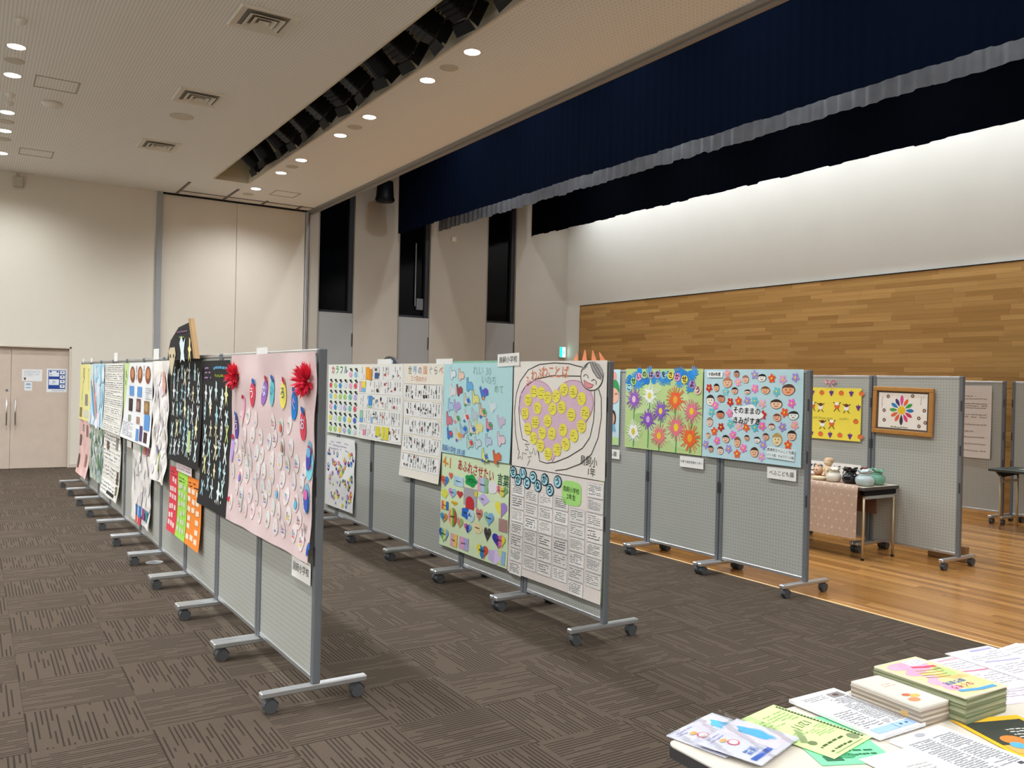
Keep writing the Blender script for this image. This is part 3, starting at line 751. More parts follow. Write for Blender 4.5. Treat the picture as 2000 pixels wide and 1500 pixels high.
def pompom(S, u, v, r, col, lab):
    mb = MB(); q = random.Random(int(u*100)); y0 = -S.off(u, v)
    for k in range(150):
        a = q.uniform(0, 2*PI); e = q.uniform(.02, 1.0); d = Vector((math.cos(a)*math.sqrt(1-e*e*.6), -e*.75, math.sin(a)*math.sqrt(1-e*e*.6)))
        l = r*q.uniform(.75, 1.08); c = Vector((u, y0-.004, -v)); t = d.cross(Vector((q.uniform(-1, 1), q.uniform(-1, 1), q.uniform(-1, 1)))).normalized()*r*.09
        mb.add([c+d*.01, c+d*l*.6+t, c+d*l, c+d*l*.6-t], [(0, 1, 2, 3)])
    o = mb.build('pompom', plain('red_tissue', col, .7, 0, .2, 40), S.root); o['label'] = lab
pompom(S, 1.44, .155, .105, '#f0304f', 'large red tissue pompom'); pompom(S, .10, .14, .10, '#ee3350', 'large red tissue pompom')
def tag_sheet(r, y1, y0, zt, h, st, label, col='#e9e7e2', tc='#2c2c30', size=None, rot=0, out=.0, **k):
    s = on_row(r, y1, y0, zt, h, 'name_card', label, 'card', col, amp=.0006, seed=int(y1*10), out=out, nx=4, ny=4, **k)
    w = y1-y0; n = len(st); sz = size or min(h*.55, w*.86/max(1, n))
    if st: s.piece('lettering', lambda q: q.text(st, (w-n*sz)/2, (h-sz)/2, sz, tc, 1.5))
    if rot: s.root.rotation_euler[1] = rot
    return s
tag_sheet(1, 4.565, 4.272, .728, .118, '別府小学校', 'white name card taped below the pink egg poster')

# ---- row 1: black posters with paper figures
def figure(q, u, v, s, c, kind, r):
    w = .13*s
    if kind == 0:
        for a in (.5, -.55): q.line([(u-math.sin(a)*s*.5, v-math.cos(a)*s*.5), (u, v), (u+math.sin(a)*s*.5, v+math.cos(a)*s*.5)], w, c, 3)
        q.ell(u, v-s*.12, w*.9, w*1.3, c, 3.5)
    elif kind == 1:
        q.ell(u, v, s*.2, s*.5, c, 3, .1)
        for k in range(3): q.ell(u, v-s*.28+k*s*.28, s*.08, s*.09, '#20201f', 4.5)
    elif kind == 2:
        q.line([(u, v-s*.55), (u+.01, v), (u, v+s*.2)], w, c, 3); q.line([(u-s*.3, v-s*.15), (u, v), (u+s*.3, v-s*.1)], w*.9, c, 3.3); q.line([(u-s*.25, v+s*.5), (u, v+s*.1), (u+s*.2, v+s*.5)], w*.9, c, 3.6)
    else:
        P = [(-.1, -.5), (.12, -.38), (.1, -.15), (.3, .0), (.12, .1), (.22, .5), (.02, .22), (-.16, .5), (-.12, .1), (-.3, -.05), (-.1, -.15)]
        q.star([(u+a*s, v+b*s) for a, b in P], c, 3, (u, v-.02*s))
fc = ['#d5ecee', '#bfe0e8', '#a9d3df', '#e8eef0', '#ddeef0', '#c9e6e4']; fy = ['#eee6b8', '#e3e2a8', '#f2eccb', '#c6d48a']
def black_poster(S, rows, cols_, u0, u1, v0, v1, seed, yel):
    q0 = random.Random(seed)
    for j in range(rows):
        for i in range(cols_):
            u = u0+(u1-u0)*(i+.5)/cols_+q0.uniform(-.025, .025); v = v0+(v1-v0)*(j+.5)/rows+q0.uniform(-.03, .03)
            c = q0.choice(fy if q0.random() < yel+.25*(u > (u0+u1)/2) else fc); s = q0.uniform(.11, .17); kd = q0.choice((0, 0, 2, 2, 3, 1))
            S.piece('paper_figure', lambda q: figure(q, u, v, s, c, kd, q0))
    def dots(q):
        for _ in range(34): q.rect(q0.uniform(u0, u1), q0.uniform(v0, v1), .016, .02, '#e6e4de', 2.5, q0.uniform(-.5, .5))
    S.piece('white_dot', dots)
def clipped(w, h, cut):   # right top corner cut off
    return lambda a, b: (w*a*(1 if b > cut[1] else 1-cut[0]*(1-b/cut[1])), h*b)
S = on_row(1, 6.61, 5.80, 1.80, 1.06, 'black_poster', 'black poster of pale paper figures with coloured lettering at its top, beside the pink poster', 'poster', '#242323', amp=.006, seed=8, curl=.03, outline=clipped(.81, 1.06, (.1, .12)))
black_poster(S, 6, 5, .04, .76, .17, .98, 11, .25)
S.piece('lettering', lambda q: (q.scrib(.06, .04, .18, .1, 3, '#b488c0', 2, rr), q.scrib(.30, .03, .38, .05, 1, '#5aa0c8', 2, rr, 1), q.scrib(.34, .085, .26, .05, 1, '#7d8a2c', 2, rr, 1)))
W_, H_ = 1.07, .84
S = on_row(1, 7.68, 6.61, 1.815, H_, 'black_poster', 'black poster of pale paper figures with a green slip near its foot', 'poster', '#242323', amp=.006, seed=9, curl=.02, lift=.010)
black_poster(S, 5, 7, .04, 1.02, .05, .78, 12, .08)
S.piece('paper_slip', lambda q: q.rect(.68, .56, .09, .17, '#b9cf92', 4))
S.piece('sheet_seam', lambda q: q.rect(.0, .268, 1.07, .006, '#0c0c0c', 1.5))
# headland shaped upper sheet that rises above the panels
P = [(0, .0), (.02, -.06), (.10, -.16), (.40, -.26), (.78, -.285), (.83, -.20), (1.06, -.02), (1.06, -.001), (0, -.001)]
Sx = Sheet('black_poster', 'pointed black sheet rising above the panels with an animal skull cutout', 'poster', (rowx(1, 7.68)-.036, 7.68, 1.815), -PI/2+TILT, 1.06, .03, '#242323', amp=.0005, seed=4, nx=4, ny=4, lift=.012)
Sx.sheet.data.clear_geometry()
q = D(lambda u, v, L: (u, -.016-L*.001, -v)); q.poly(P, '#242323', 0); o = q.build('top_sheet', Sx.root)
q = D(lambda u, v, L: (u, -.012-L*.001, -v)); q.poly(P, '#3a352f', 0); q.build('backing_sheet', Sx.root)
bpy.data.objects.remove(Sx.sheet)
MB().add([(.80, -.03, .31), (.87, -.03, .31), (1.07, -.03, .0), (1.0, -.03, .0), (.80, .0, .31), (.87, .0, .31), (1.07, .0, .0), (1.0, .0, .0)], [(0, 1, 2, 3), (7, 6, 5, 4), (0, 4, 5, 1), (1, 5, 6, 2), (2, 6, 7, 3), (3, 7, 4, 0)]).build('wooden_edge', plain('tan_wood', '#b08d60', .6, 0, .1, 12), Sx.root)
def up(name, fn):
    q = D(lambda u, v, L: (u, -.018-L*.001, -v)); fn(q); q.build(name, Sx.root)
up('paper_figure', lambda q: (q.star([(.46, -.13), (.52, -.19), (.60, -.13), (.66, -.17), (.62, -.06), (.66, .02), (.56, .0), (.50, .03), (.52, -.05)], '#dcecf0', 2, (.56, -.07))))
up('paper_figure', lambda q: figure(q, .82, -.07, .2, '#eadf9c', 3, rr))
up('paper_figure', lambda q: figure(q, .58, .0, .01, '#cfe6ea', 1, rr))
up('skull_cutout', lambda q: (q.star([(.06, -.07), (.12, -.10), (.30, -.10), (.34, -.04), (.26, .06), (.22, .13), (.18, .13), (.12, .05)], '#cdbd9c', 4, (.2, -.02)), q.ell(.14, -.03, .022, .016, '#4a3d30', 6), q.ell(.27, -.03, .022, .016, '#4a3d30', 6)))
up('lettering', lambda q: (q.scrib(.36, -.235, .36, .03, 1, '#8a5f86', 2, rr, 1), q.scrib(.44, -.19, .26, .03, 1, '#8d9a2c', 2, rr, 1)))
# ---- coloured strips
def strip(y1, y0, zt, h, col, label, cc):
    s = on_row(1, y1, y0, zt, h, 'paper_strip', label, 'paper strip', col, amp=.004, seed=int(y1*7), curl=.02, out=.002)
    w = y1-y0; q0 = random.Random(int(y1*50))
    for j in range(6):
        for i in range(3):
            if q0.random() < .85:
                s.piece('note', lambda q: q.rect(w*(.12+.27*i)+q0.uniform(-.01, .01), h*(.16+.135*j)+q0.uniform(-.01, .01), w*.2, h*.075, cc, 2.5, q0.uniform(-.06, .06)))
    s.piece('lettering', lambda q: q.scrib(w*.15, .03, w*.7, h*.1, 2, '#4a2a20', 2, q0))
    return s
strip(7.70, 7.38, .915, .545, '#d8414e', 'red paper strip with pasted notes hanging below the black poster', '#e9c9c9')
strip(7.385, 7.03, .895, .525, '#9fd551', 'lime green paper strip with pasted notes below the black poster', '#c3cfae')
strip(7.07, 6.575, .895, .53, '#f08a35', 'orange paper strip with pasted notes below the black poster', '#ecd8c0')
tag_sheet(1, 7.42, 6.88, .975, .075, '', 'pale lace edged card above the coloured strips', '#e4d6d6', out=.012).piece('lettering', lambda q: q.scrib(.05, .015, .44, .045, 2, '#b79fb0', 1.5, rr))
# ---- crumpled white sheets
def messy(S, n, seed, pal, s0=.02, s1=.06):
    q0 = random.Random(seed)
    for k in range(n):
        u, v, c, r1, r2, ro, L = q0.uniform(.05, S.w-.05), q0.uniform(.06, S.h-.05), q0.choice(pal), q0.uniform(s0, s1), q0.uniform(s0, s1), q0.uniform(-1, 1), 3+q0.random()*4
        S.piece('pasted_drawing', lambda q: q.ell(u, v, r1, r2, c, L, ro, 12, 2, q0.uniform(0, .02)))
S = on_row(1, 8.47, 7.79, 1.81, 1.08, 'drawing_sheet', 'long crumpled white sheet with many curled drawings, left of the black posters', 'poster', '#e6e2de', amp=.016, seed=14, freq=3, curl=.02, nx=26, ny=40)
messy(S, 46, 15, ['#f1eeea', '#dcd8d6', '#e9e6e4', '#cfcad0', '#d9cfd8', '#e4dcd0'], .03, .06)
S.piece('pasted_drawing', lambda q: q.star([(.40, .10), (.56, .09), (.62, .20), (.55, .30), (.44, .26)], '#d9a79a', 9, (.5, .2)))
S.piece('pasted_drawing', lambda q: (q.ell(.42, .90, .04, .10, '#c3cf5a', 9, .5), q.ell(.35, .80, .03, .05, '#8f86b8', 9)))
S = on_row(1, 9.47, 8.48, .995, .77, 'drawing_sheet', 'crumpled white sheet marked 5-1 hanging low on the panels', 'poster', '#dedad6', amp=.014, seed=16, freq=3, curl=.01, nx=36, ny=30)
messy(S, 36, 17, ['#e9e6e2', '#cfcac8', '#d9d4d2', '#c9c3c8', '#e0d6d0'], .03, .07)
S.piece('lettering', lambda q: q.text('5-1', .42, .10, .11, '#4a4a66', 9))
for k, c in enumerate(('#3c68a8', '#2f79c4', '#8a4a78', '#3a7f92', '#d8603c', '#c9415a')): S.piece('photo', lambda q: q.rect(.30+.17*(k % 4), .60 if k < 4 else .71, .12, .11 if k < 4 else .07, c, 9))
for k, c in enumerate(('#7fae94', '#b06a5a', '#8d5a66')): S.piece('photo', lambda q: q.rect(.40+.2*k, .01, .15, .07, c, 9))
# ---- photo collage
def trap(w, h, ext): return lambda a, b: (w*a-ext*b*(1-a), h*b)
S = on_row(1, 9.72, 8.48, 1.80, .80, 'photo_sheet', 'white sheet with brown photographs and blue text boxes', 'poster', '#e8e8ea', amp=.005, seed=18, curl=.02, outline=trap(1.24, .80, .45), out=.012)
for k in range(3):
    x = .02+k*.42
    S.piece('photo', lambda q: (q.ell(x+.16, .12, .13, .085, '#8a5236', 3), q.ell(x+.17, .11, .08, .05, '#c98a5c', 4)))
    S.piece('text_box', lambda q: q.rect(x+.04-.05*(k == 0), .24 if k < 2 else .50, .26, .10 if k < 2 else .15, '#5f97d4', 3))
    S.piece('photo', lambda q: (q.rect(x+.02-.06*(k == 0), .37 if k != 1 else .36, .24, .13, ['#3a2c2a', '#6d4d4a', '#8d6a44'][k], 3), q.ell(x+.13-.06*(k == 0), .43, .08, .045, ['#6f5a58', '#9a7a70', '#b5935e'][k], 4)))
    S.piece('photo', lambda q: q.rect(x+.06-.1*(k == 0), .54 if k < 2 else .67, .17, .07 if k < 2 else .1, ['#97a08f', '#a8867a', '#4a302c'][k], 3))
S.piece('text_box', lambda q: q.rect(.52, .66, .13, .12, '#5f97d4', 3)); S.piece('photo', lambda q: q.rect(.70, .62, .14, .15, '#5a4a78', 3))
S.piece('lettering', lambda q: (q.scrib(-.30, .62, .62, .15, 8, '#5b6172', 3, rr), q.scrib(.92, .24, .3, .12, 6, '#7d8290', 3, rr), q.scrib(.86, .37, .1, .12, 3, '#7d8290', 3, rr, vertical=True), q.scrib(.38, .03, .06, .18, 1, '#55586a', 3, rr, 1, True), q.scrib(.78, .03, .06, .18, 1, '#55586a', 3, rr, 1, True)))
tag_sheet(1, 9.9, 9.62, .975, .07, '', 'small blank white card below the photo collage sheet')
# ---- thin green sheet, news sheets, blue, yellow
S = on_row(1, 10.17, 9.70, 1.80, .76, 'green_sheet', 'narrow pale green sheet beside the photo collage', 'poster', '#c3dc98', amp=.001, seed=20, lift=.002)
S.piece('lettering', lambda q: (q.scrib(.08, .08, .08, .3, 1, '#4d5d34', 2, rr, 1, True), q.scrib(.2, .12, .18, .5, 3, '#93ac70', 2, rr, .6, True), q.rect(.03, .56, .36, .08, '#8fc0d4', 2), q.rect(.03, .66, .33, .09, '#d6d878', 2)))
def newsy(S, rows, seed, ink='#8d8b88'):
    q0 = random.Random(seed)
    for j in range(rows):
        S.piece('clipping', lambda q: (q.rect(.03, S.h*(j+.06)/rows, S.w-.06, S.h*.86/rows, q0.choice(['#e8e6e0', '#e2dfd8', '#ebe9e4']), 2.5, 0, 12, 2), q.scrib(.05, S.h*(j+.14)/rows, S.w-.1, S.h*.7/rows, 3, ink, 4, q0, .7)))
S = on_row(1, 11.54, 10.18, 1.80, .80, 'news_sheet', 'white sheet of pasted newspaper rows, upper half', 'poster', '#dcd9d0', amp=.006, seed=21, curl=.03)
newsy(S, 8, 22, '#6a6966')
S = on_row(1, 11.50, 10.24, 1.0, .75, 'news_sheet', 'curling newspaper sheet with dark photographs hanging low', 'poster', '#dcd8cf', amp=.010, seed=23, curl=.04, freq=2)
newsy(S, 4, 24)
for (u, v, a, b, c) in ((.25, .12, .22, .10, '#6d5550'), (.95, .04, .14, .14, '#8f8580'), (1.08, .42, .1, .14, '#5a4c42'), (1.1, .58, .1, .1, '#6d6a40'), (.55, .68, .5, .04, '#2c2c2c')): S.piece('photo', lambda q: q.rect(u, v, a, b, c, 6))
S = on_row(1, 12.84, 11.60, 1.80, .80, 'blue_sheet', 'light blue sheet with a slanting rainbow band', 'poster', '#b7d8e6', amp=.006, seed=25, curl=.02)
S.piece('drawing', lambda q: [q.line([(.05+.06*k, .22), (.55+.06*k, .74)], .05, c, 2+.2*k) for k, c in enumerate(('#5a6fc0', '#55a0d0', '#6fb89a', '#e2a080', '#d87a8a'))])
newsy_cols = ['#dfe6ea', '#c8dce8', '#9cc8e0', '#d9cfe0', '#e6e0ea']
messy(S, 26, 26, newsy_cols, .05, .12)
S.piece('drawing', lambda q: q.rect(.5, .02, .72, .22, '#8cc3e0', 3, 0, 8, 2))
S = on_row(1, 12.74, 11.51, 1.0, .71, 'leaf_sheet', 'grey-green sheet covered with crumpled leaf drawings hanging low', 'poster', '#b5bfb2', amp=.014, seed=27, freq=3)
messy(S, 80, 28, ['#7f9a80', '#5f7f68', '#a9b8a4', '#c6ccd0', '#8da3a8', '#d4d6d2', '#6d8a70'], .03, .08)
S = on_row(1, 14.0, 12.85, 1.80, .79, 'yellow_sheet', 'pale yellow sheet at the far end of the panel row', 'poster', '#e6df96', amp=.004, seed=29, curl=.01)
S.piece('lettering', lambda q: (q.scrib(.3, .05, .25, .22, 2, '#6d6650', 2, rr, 1, True), q.scrib(.2, .3, .12, .4, 2, '#a8a068', 2, rr, .7, True), q.rect(.62, .42, .28, .16, '#8d8a84', 2), q.rect(.10, .62, .25, .14, '#86764e', 2), q.rect(.5, .64, .5, .1, '#d4d0c2', 2), q.scrib(.8, .06, .2, .3, 3, '#b0a878', 2, rr, .7, True)))
S = on_row(1, 13.9, 12.75, 1.01, .77, 'pink_sheet', 'faded pink sheet with dark photographs hanging below the yellow sheet', 'poster', '#dfb9b4', amp=.010, seed=30, freq=2, curl=.05)
for (u, v, a, b, c) in ((.35, .06, .2, .1, '#8a7a80'), (.75, .05, .2, .16, '#8d6f66'), (.1, .22, .16, .16, '#6d5550'), (.05, .5, .2, .2, '#6a4c48'), (.8, .45, .16, .18, '#a07a72')): S.piece('photo', lambda q: q.rect(u, v, a, b, c, 3))
# small cards taped on top of row 1
for (y, w_, h_, lb) in ((8.55, .25, .10, 'clear card holder clipped on the rail above the crumpled white sheet'), (10.9, .25, .10, 'small white card sticking up above the newspaper sheet'), (12.95, .2, .06, 'small white tag above the light blue sheet'), (13.8, .14, .06, 'small grey clip above the yellow sheet'), (5.3, .22, .045, 'small clear tape tab on the rail above the pink poster')):
    s = on_row(1, y, y-w_, PH+h_-.02, h_, 'rail_card', lb, 'card', '#e6e6e2', amp=.0004, seed=3, nx=3, ny=3)

# ---- row 2
S = on_row(2, 5.53, 4.39, 1.852, .80, 'heart_poster', 'white poster of a smiling person hugging a big pink heart of yellow circles', 'poster', '#e9e2da', amp=.002, seed=31, freq=.7)
u0 = .985
def conv(x, y): return ((x-1003)/184*1.14, (y-704)/(205+26*(x-1003)/184)*.80)
def cv(P): return [conv(1000+x/6.25, 700+y/6.25) for x, y in P]
hp = []
for k in range(60):
    t = 2*PI*k/60; hp.append((.5+.46*(math.sin(t)**3), .535-.42*(.8125*math.cos(t)-.3125*math.cos(2*t)-.125*math.cos(3*t)-.0625*math.cos(4*t))))
hp = [conv(1016.8+(x-.04)/.92*148, 743+(y-.228)/.753*160) for x, y in hp]
hc = (sum(p[0] for p in hp)/60, sum(p[1] for p in hp)/60)
S.piece('heart', lambda q: (q.star(hp, '#d9b9cc', 1.5, hc, 8), q.line(hp, .006, '#c98aa8', 2.5, True)))
yc = [(310,395),(405,415),(490,475),(597,455),(690,375),(800,400),(900,485),(230,500),(360,600),(555,610),(668,590),(785,680),(945,655),(195,665),(335,775),(495,755),(905,815),(235,855),(430,905),(555,910),(690,865),(820,930),(315,970),(410,1060),(512,1160),(622,1105),(725,1035)]
for (x, y) in yc:
    (a, b), = cv([(x, y)])
    S.piece('yellow_circle', lambda q: (q.ell(a, b, .050, .047, '#ecdf5c', 4, 0, 20, 1), q.scrib(a-.032, b-.025, .064, .05, 3, '#6d6628', 5.2, rr, .7, th=.22)))
def line_art(q):
    K = '#3b3836'
    q.line(cv([(110, 1120), (60, 900), (40, 640), (60, 420), (110, 270), (220, 130), (370, 65), (560, 48), (740, 60), (900, 105)]), .0065, K, 2)
    q.line(cv([(165, 985), (120, 800), (100, 600), (125, 430), (190, 330), (330, 245), (540, 203), (880, 213)]), .0065, K, 2)
    q.line(cv([(1040, 390), (1045, 560), (1035, 760), (1000, 950), (920, 1080), (760, 1190), (600, 1260), (490, 1275), (400, 1250), (385, 1130)]), .0065, K, 2)
    q.line(cv([(1085, 370), (1115, 480), (1120, 700), (1090, 950), (1020, 1150), (900, 1270), (740, 1340), (605, 1363)]), .0065, K, 2)
    q.line(cv([(165, 985), (230, 1010), (262, 1050), (200, 1045), (235, 1080), (250, 1120), (205, 1110), (225, 1170), (170, 1150), (165, 1240), (135, 1200), (105, 1230), (125, 1130), (100, 1110)]), .0055, K, 2)
    q.line(cv([(240, 1310), (270, 1240), (245, 1205), (290, 1200), (260, 1140), (300, 1160), (315, 1090), (345, 1180), (370, 1115), (390, 1190), (400, 1250)]), .0055, K, 2)
S.piece('line_drawing', line_art)
def face(q):
    K = '#3b3836'; cx, cy = cv([(1008, 215)])[0]
    P = [(cx+.121*math.cos(t*PI/14), cy+.096*math.sin(t*PI/14)) for t in range(28)]
    q.star(P, '#ece5dd', 3, (cx, cy), 2); q.line(P, .0065, K, 4, True)
    q.poly(cv([(985, 45), (1050, 45), (1110, 110), (1138, 190), (1115, 250), (1070, 230), (1020, 150)]), '#a9a5a3', 4.5); q.poly(cv([(975, 48), (900, 110), (888, 155), (950, 110)]), '#b5b1ae', 4.5)
    for L in ([(985, 45), (1020, 150), (1070, 230), (1115, 255)], [(1010, 50), (1060, 150), (1110, 235)], [(1040, 60), (1090, 150), (1120, 215)], [(975, 48), (920, 110), (888, 155)], [(960, 60), (930, 120)]): q.line(cv(L), .005, K, 5)
    q.line(cv([(915, 215), (940, 190), (965, 205), (970, 240)]), .005, K, 5); q.line(cv([(1005, 270), (1035, 250), (1060, 275), (1058, 315)]), .005, K, 5)
    q.poly(cv([(925, 258), (965, 290), (1033, 318), (1010, 350), (965, 355), (930, 320)]), '#e79aa0', 5); q.line(cv([(925, 258), (965, 290), (1033, 318), (1010, 350), (965, 355), (930, 320), (925, 258)]), .004, '#a04a50', 6)
S.piece('smiling_face', face)
def arc_text(q):
    for ch, x, y, ro in (('ふ', 165, 225, -.35), ('わ', 250, 140, -.2), ('ふ', 335, 120, -.12), ('わ', 395, 85, -.05), ('こ', 480, 85, 0), ('と', 560, 85, 0), ('ば', 655, 88, .02)):
        (a, b), = cv([(x, y)]); q.text(ch, a, b, .095, '#e08a68', 2, ro, .9, .012)
S.piece('lettering', arc_text)
S.piece('lettering', lambda q: (q.text('鳥飼小', .87, .645, .075, '#35322f', 2, .04, .85), q.text('1年', .95, .722, .062, '#35322f', 2, .04)))
S = on_row(2, 6.68, 5.545, 1.845, .785, 'bird_poster', 'light blue poster with rows of coloured paper birds', 'poster', '#b4d9dc', amp=.005, seed=33, curl=.012, outline=None)
birds = [(180,270,'#d5dfe4'),(305,290,'#e4c4ae'),(430,420,'#6aabdc'),(190,490,'#dcd6d6'),(290,480,'#a04a52'),(400,610,'#d8d6c4'),(515,580,'#dbd88a'),(625,510,'#4f78c8'),(165,680,'#a8c4dc'),(265,680,'#b3a0d0'),(740,670,'#cfdde0'),(610,740,'#e0b898'),(505,780,'#b4c6d0'),(265,830,'#c4d0c4'),(395,810,'#d4d8d8'),(150,860,'#cf7a8a'),(570,930,'#dcd690'),(700,900,'#e08aa0'),(850,840,'#c4bcd0'),(165,1040,'#4a7ac0'),(290,1050,'#d4cfb4'),(485,960,'#ddd4bc'),(370,980,'#9fc0d4'),(705,1080,'#b9c4d8'),(860,1050,'#dfc6d0'),(460,1130,'#b5cfc0'),(570,1120,'#c2d2d6'),(670,1270,'#dcdc7a'),(825,1260,'#d8683c')]
acc = ['#d84a4a', '#7a58c0', '#e0a030', '#4f9a60', '#3a70c8', '#e07a9a']
for (x, y, c) in birds:
    u = (x-45)/930*1.135; v = (y-130-(x-45)*.035)/(1180)*.80; ro = rr.uniform(-.3, .3); s = rr.uniform(.95, 1.15)
    def fn(q):
        ca, sa = math.cos(ro), math.sin(ro); f = lambda P: [(u+(a*ca-b*sa)*s, v+(a*sa+b*ca)*s) for a, b in P]
        body = f([(-.055, -.05), (-.035, -.06), (-.02, -.02), (.03, -.03), (.06, -.005), (.055, .03), (.01, .03), (-.01, .055), (-.035, .045), (-.045, .0)])
        q.star(body, c, 2, f([(-.01, .0)])[0]); q.line(body, .0035, '#5d6a78' if rr.random() < .7 else c, 3, True)
        k = rr.random()
        if k < .45: q.star(f([(-.01, -.01), (.03, -.025), (.055, .0), (.03, .022)]), rr.choice(acc), 3.3)
        if k < .3: q.ell(*f([(-.015, .04)])[0], .016, .014, rr.choice(acc), 3.5)
    S.piece('paper_bird', fn)
S.piece('lettering', lambda q: (q.text('鳥飼小学校 3年1組', .02, .712, .062, '#3f5fa8', 2, .055, .82), q.text('れい 30', .52, .02, .09, '#93bfb8', 2, .03), q.text('いのち', .66, .10, .08, '#8fbab4', 2, .03), q.text('めて', .86, .175, .075, '#85b2a6', 2, .03)))
# backing sheet edge
S2 = on_row(2, 6.69, 5.54, 1.862, .05, 'green_backing', 'strip of dark green backing paper folded over the rail above the bird poster', 'paper', '#8fbfa4', amp=.001, seed=2, lift=.002)
S = on_row(2, 6.68, 5.55, 1.055, .81, 'word_poster', 'pale green poster headed 4-1 with coloured word hearts', 'poster', '#d3e2bb', amp=.006, seed=35, curl=.012)
S.piece('lettering', lambda q: (q.text('4-1', .03, .012, .125, '#dc8a30', 2, .05, 1, .02), q.text('あふれさせたい', .30, .028, .105, '#b83a32', 2, .075, .82, .012), q.text('言葉', .95, .085, .10, '#2f5a36', 2, .05, .9, .015)))
def shape(kind, u, v, a, b):
    if kind == 'h': return [(u+a*math.sin(t)**3, v-b*(.8125*math.cos(t)-.3125*math.cos(2*t)-.125*math.cos(3*t)-.0625*math.cos(4*t))) for t in [2*PI*k/24 for k in range(24)]]
    if kind == 'o': return [(u+a*math.cos(t), v+b*math.sin(t)) for t in [2*PI*k/18 for k in range(18)]]
    if kind == 's': return [(u-a, v-b), (u+a, v-b), (u+a, v+b), (u-a, v+b)]
    if kind == 'c': return [(u+a*(1+.12*math.cos(5*t))*math.cos(t), v+b*(1+.12*math.cos(5*t))*math.sin(t)) for t in [2*PI*k/30 for k in range(30)]]
    return [(u-a, v), (u, v-b), (u+a, v), (u, v+b)]
hearts = [(80,380,'h',55,80,['#e2603c','#4a88c8']),(160,315,'h',28,50,['#d8685c']),(265,390,'s',65,60,['#a9cbe0','#b8d4e4']),(425,375,'c',75,75,['#1f9a50']),(575,425,'s',65,85,['#d8a8c0','#a9c4dc','#8fb890']),(695,450,'o',55,75,['#e0dce0']),(805,490,'h',70,75,['#d86a7a','#d8c860','#7aa86a']),(80,545,'c',45,55,['#d8d850']),(185,535,'h',55,75,['#c490cc','#90c4d4']),(285,555,'h',40,55,['#c03a44']),(420,590,'s',85,110,['#a8a3a8']),(590,610,'d',75,80,['#c3b4e0']),(800,720,'h',70,105,['#e4dc50','#a080cc']),(90,700,'s',48,55,['#e06a5a','#e8d060','#4a78b8']),(215,670,'h',48,35,['#dcb83c']),(200,850,'o',55,120,['#e88a9a','#e8d060','#6aa850','#c84a3c']),(80,855,'h',52,75,['#3f98c4','#e08a4a']),(370,795,'c',55,70,['#2f6ac8']),(435,830,'o',45,80,['#bcd8e4']),(540,800,'h',45,85,['#c88078']),(660,850,'h',60,95,['#8fc4b4','#7aa8e0']),(300,920,'h',45,75,['#d0907a','#a8b070']),(825,935,'s',48,75,['#b08a84']),(405,985,'h',50,65,['#e870a0','#3a4ab0','#78b0dc']),(530,985,'o',55,65,['#e8d8a8']),(650,1050,'h',42,95,['#4a4744']),(85,1070,'h',68,100,['#3f4ab0','#60b088','#d8d870','#88b4d8']),(780,1130,'h',75,95,['#283cb0','#5a3a9c','#e070a0','#e8d840']),(230,1150,'s',48,80,['#dca8b8','#e8c060']),(365,1190,'s',62,75,['#dca0c0','#b0a8d8']),(600,1275,'h',70,95,['#e8d840','#2f7ab0','#d8503c']),(740,1340,'c',70,80,['#c8b4e0','#d8c8ec']),(820,1350,'s',40,80,['#d8dc80','#90b8e0'])]
for (x, y, kd, a, b, cs) in hearts:
    v_top = 20+(x-35)*.145; v_bot = 1190+(x-10)*.345
    u = (x-25)/860*1.135; v = (y-v_top)/(v_bot-v_top)*.81; a_ = a/860*1.135; b_ = b/1260*.81*1.05
    def fn(q):
        P = shape(kd, u, v, a_, b_); q.star(P, cs[0], 3, (u, v+.0), 2)
        n = len(cs)
        for k in range(1, n):
            t0 = -1+2*k/n
            Q = [(max(px, u+t0*a_), py) for px, py in P]; q.star(Q, cs[k], 3+.8*k, (u+(t0+1)/2*a_, v), 1)
        if a > 40 and rr.random() < .7: q.scrib(u-a_*.5, v-b_*.25, a_, b_*.4, 1, '#3a3440', 8, rr, .9, th=.35)
    S.piece('word_cutout', fn)
def fnr(q):
    P = [(.52+.068*math.cos(t), .375+.05*math.sin(t)) for t in [PI+PI*k/10 for k in range(11)]]+[(.588, .43), (.452, .43)]
    q.star(P, '#c03038', 6, (.52, .39))
S.piece('drawing', fnr); S.piece('drawing', lambda q: q.rect(.60, .27, .04, .045, '#e0c840', 6)); S.piece('lettering', lambda q: q.text('パワー', .475, .165, .05, '#123a20', 8, .05))
S = on_row(2, 5.545, 4.395, 1.046, .81, 'letter_poster', 'white poster of many handwritten cards under round blue title letters', 'poster', '#e6dcd6', amp=.004, seed=37, curl=.008)
for i, ch, x, y in ((0, 'せ', 65, 85), (1, 'か', 122, 165), (2, 'い', 175, 98), (3, 'と', 222, 195), (4, 'つ', 290, 140), (5, 'な', 343, 228), (6, 'が', 415, 165), (7, 'ろ', 473, 270), (8, 'う', 550, 185)):
    vt_ = 35+(x-30)*.175; u = (x-30)/945*1.155; v = (y-vt_)/(1060+.22*x)*.825+.012
    S.piece('title_disc', lambda q: (q.ell(u, v, .050, .047, '#1d2a33', 4, 0, 20, 2), q.ell(u, v, .041, .038, '#a9dcea', 5.5, 0, 20, 2), q.text(ch, u-.032, v-.034, .064, '#16181a', 7, 0, 1, .02)))
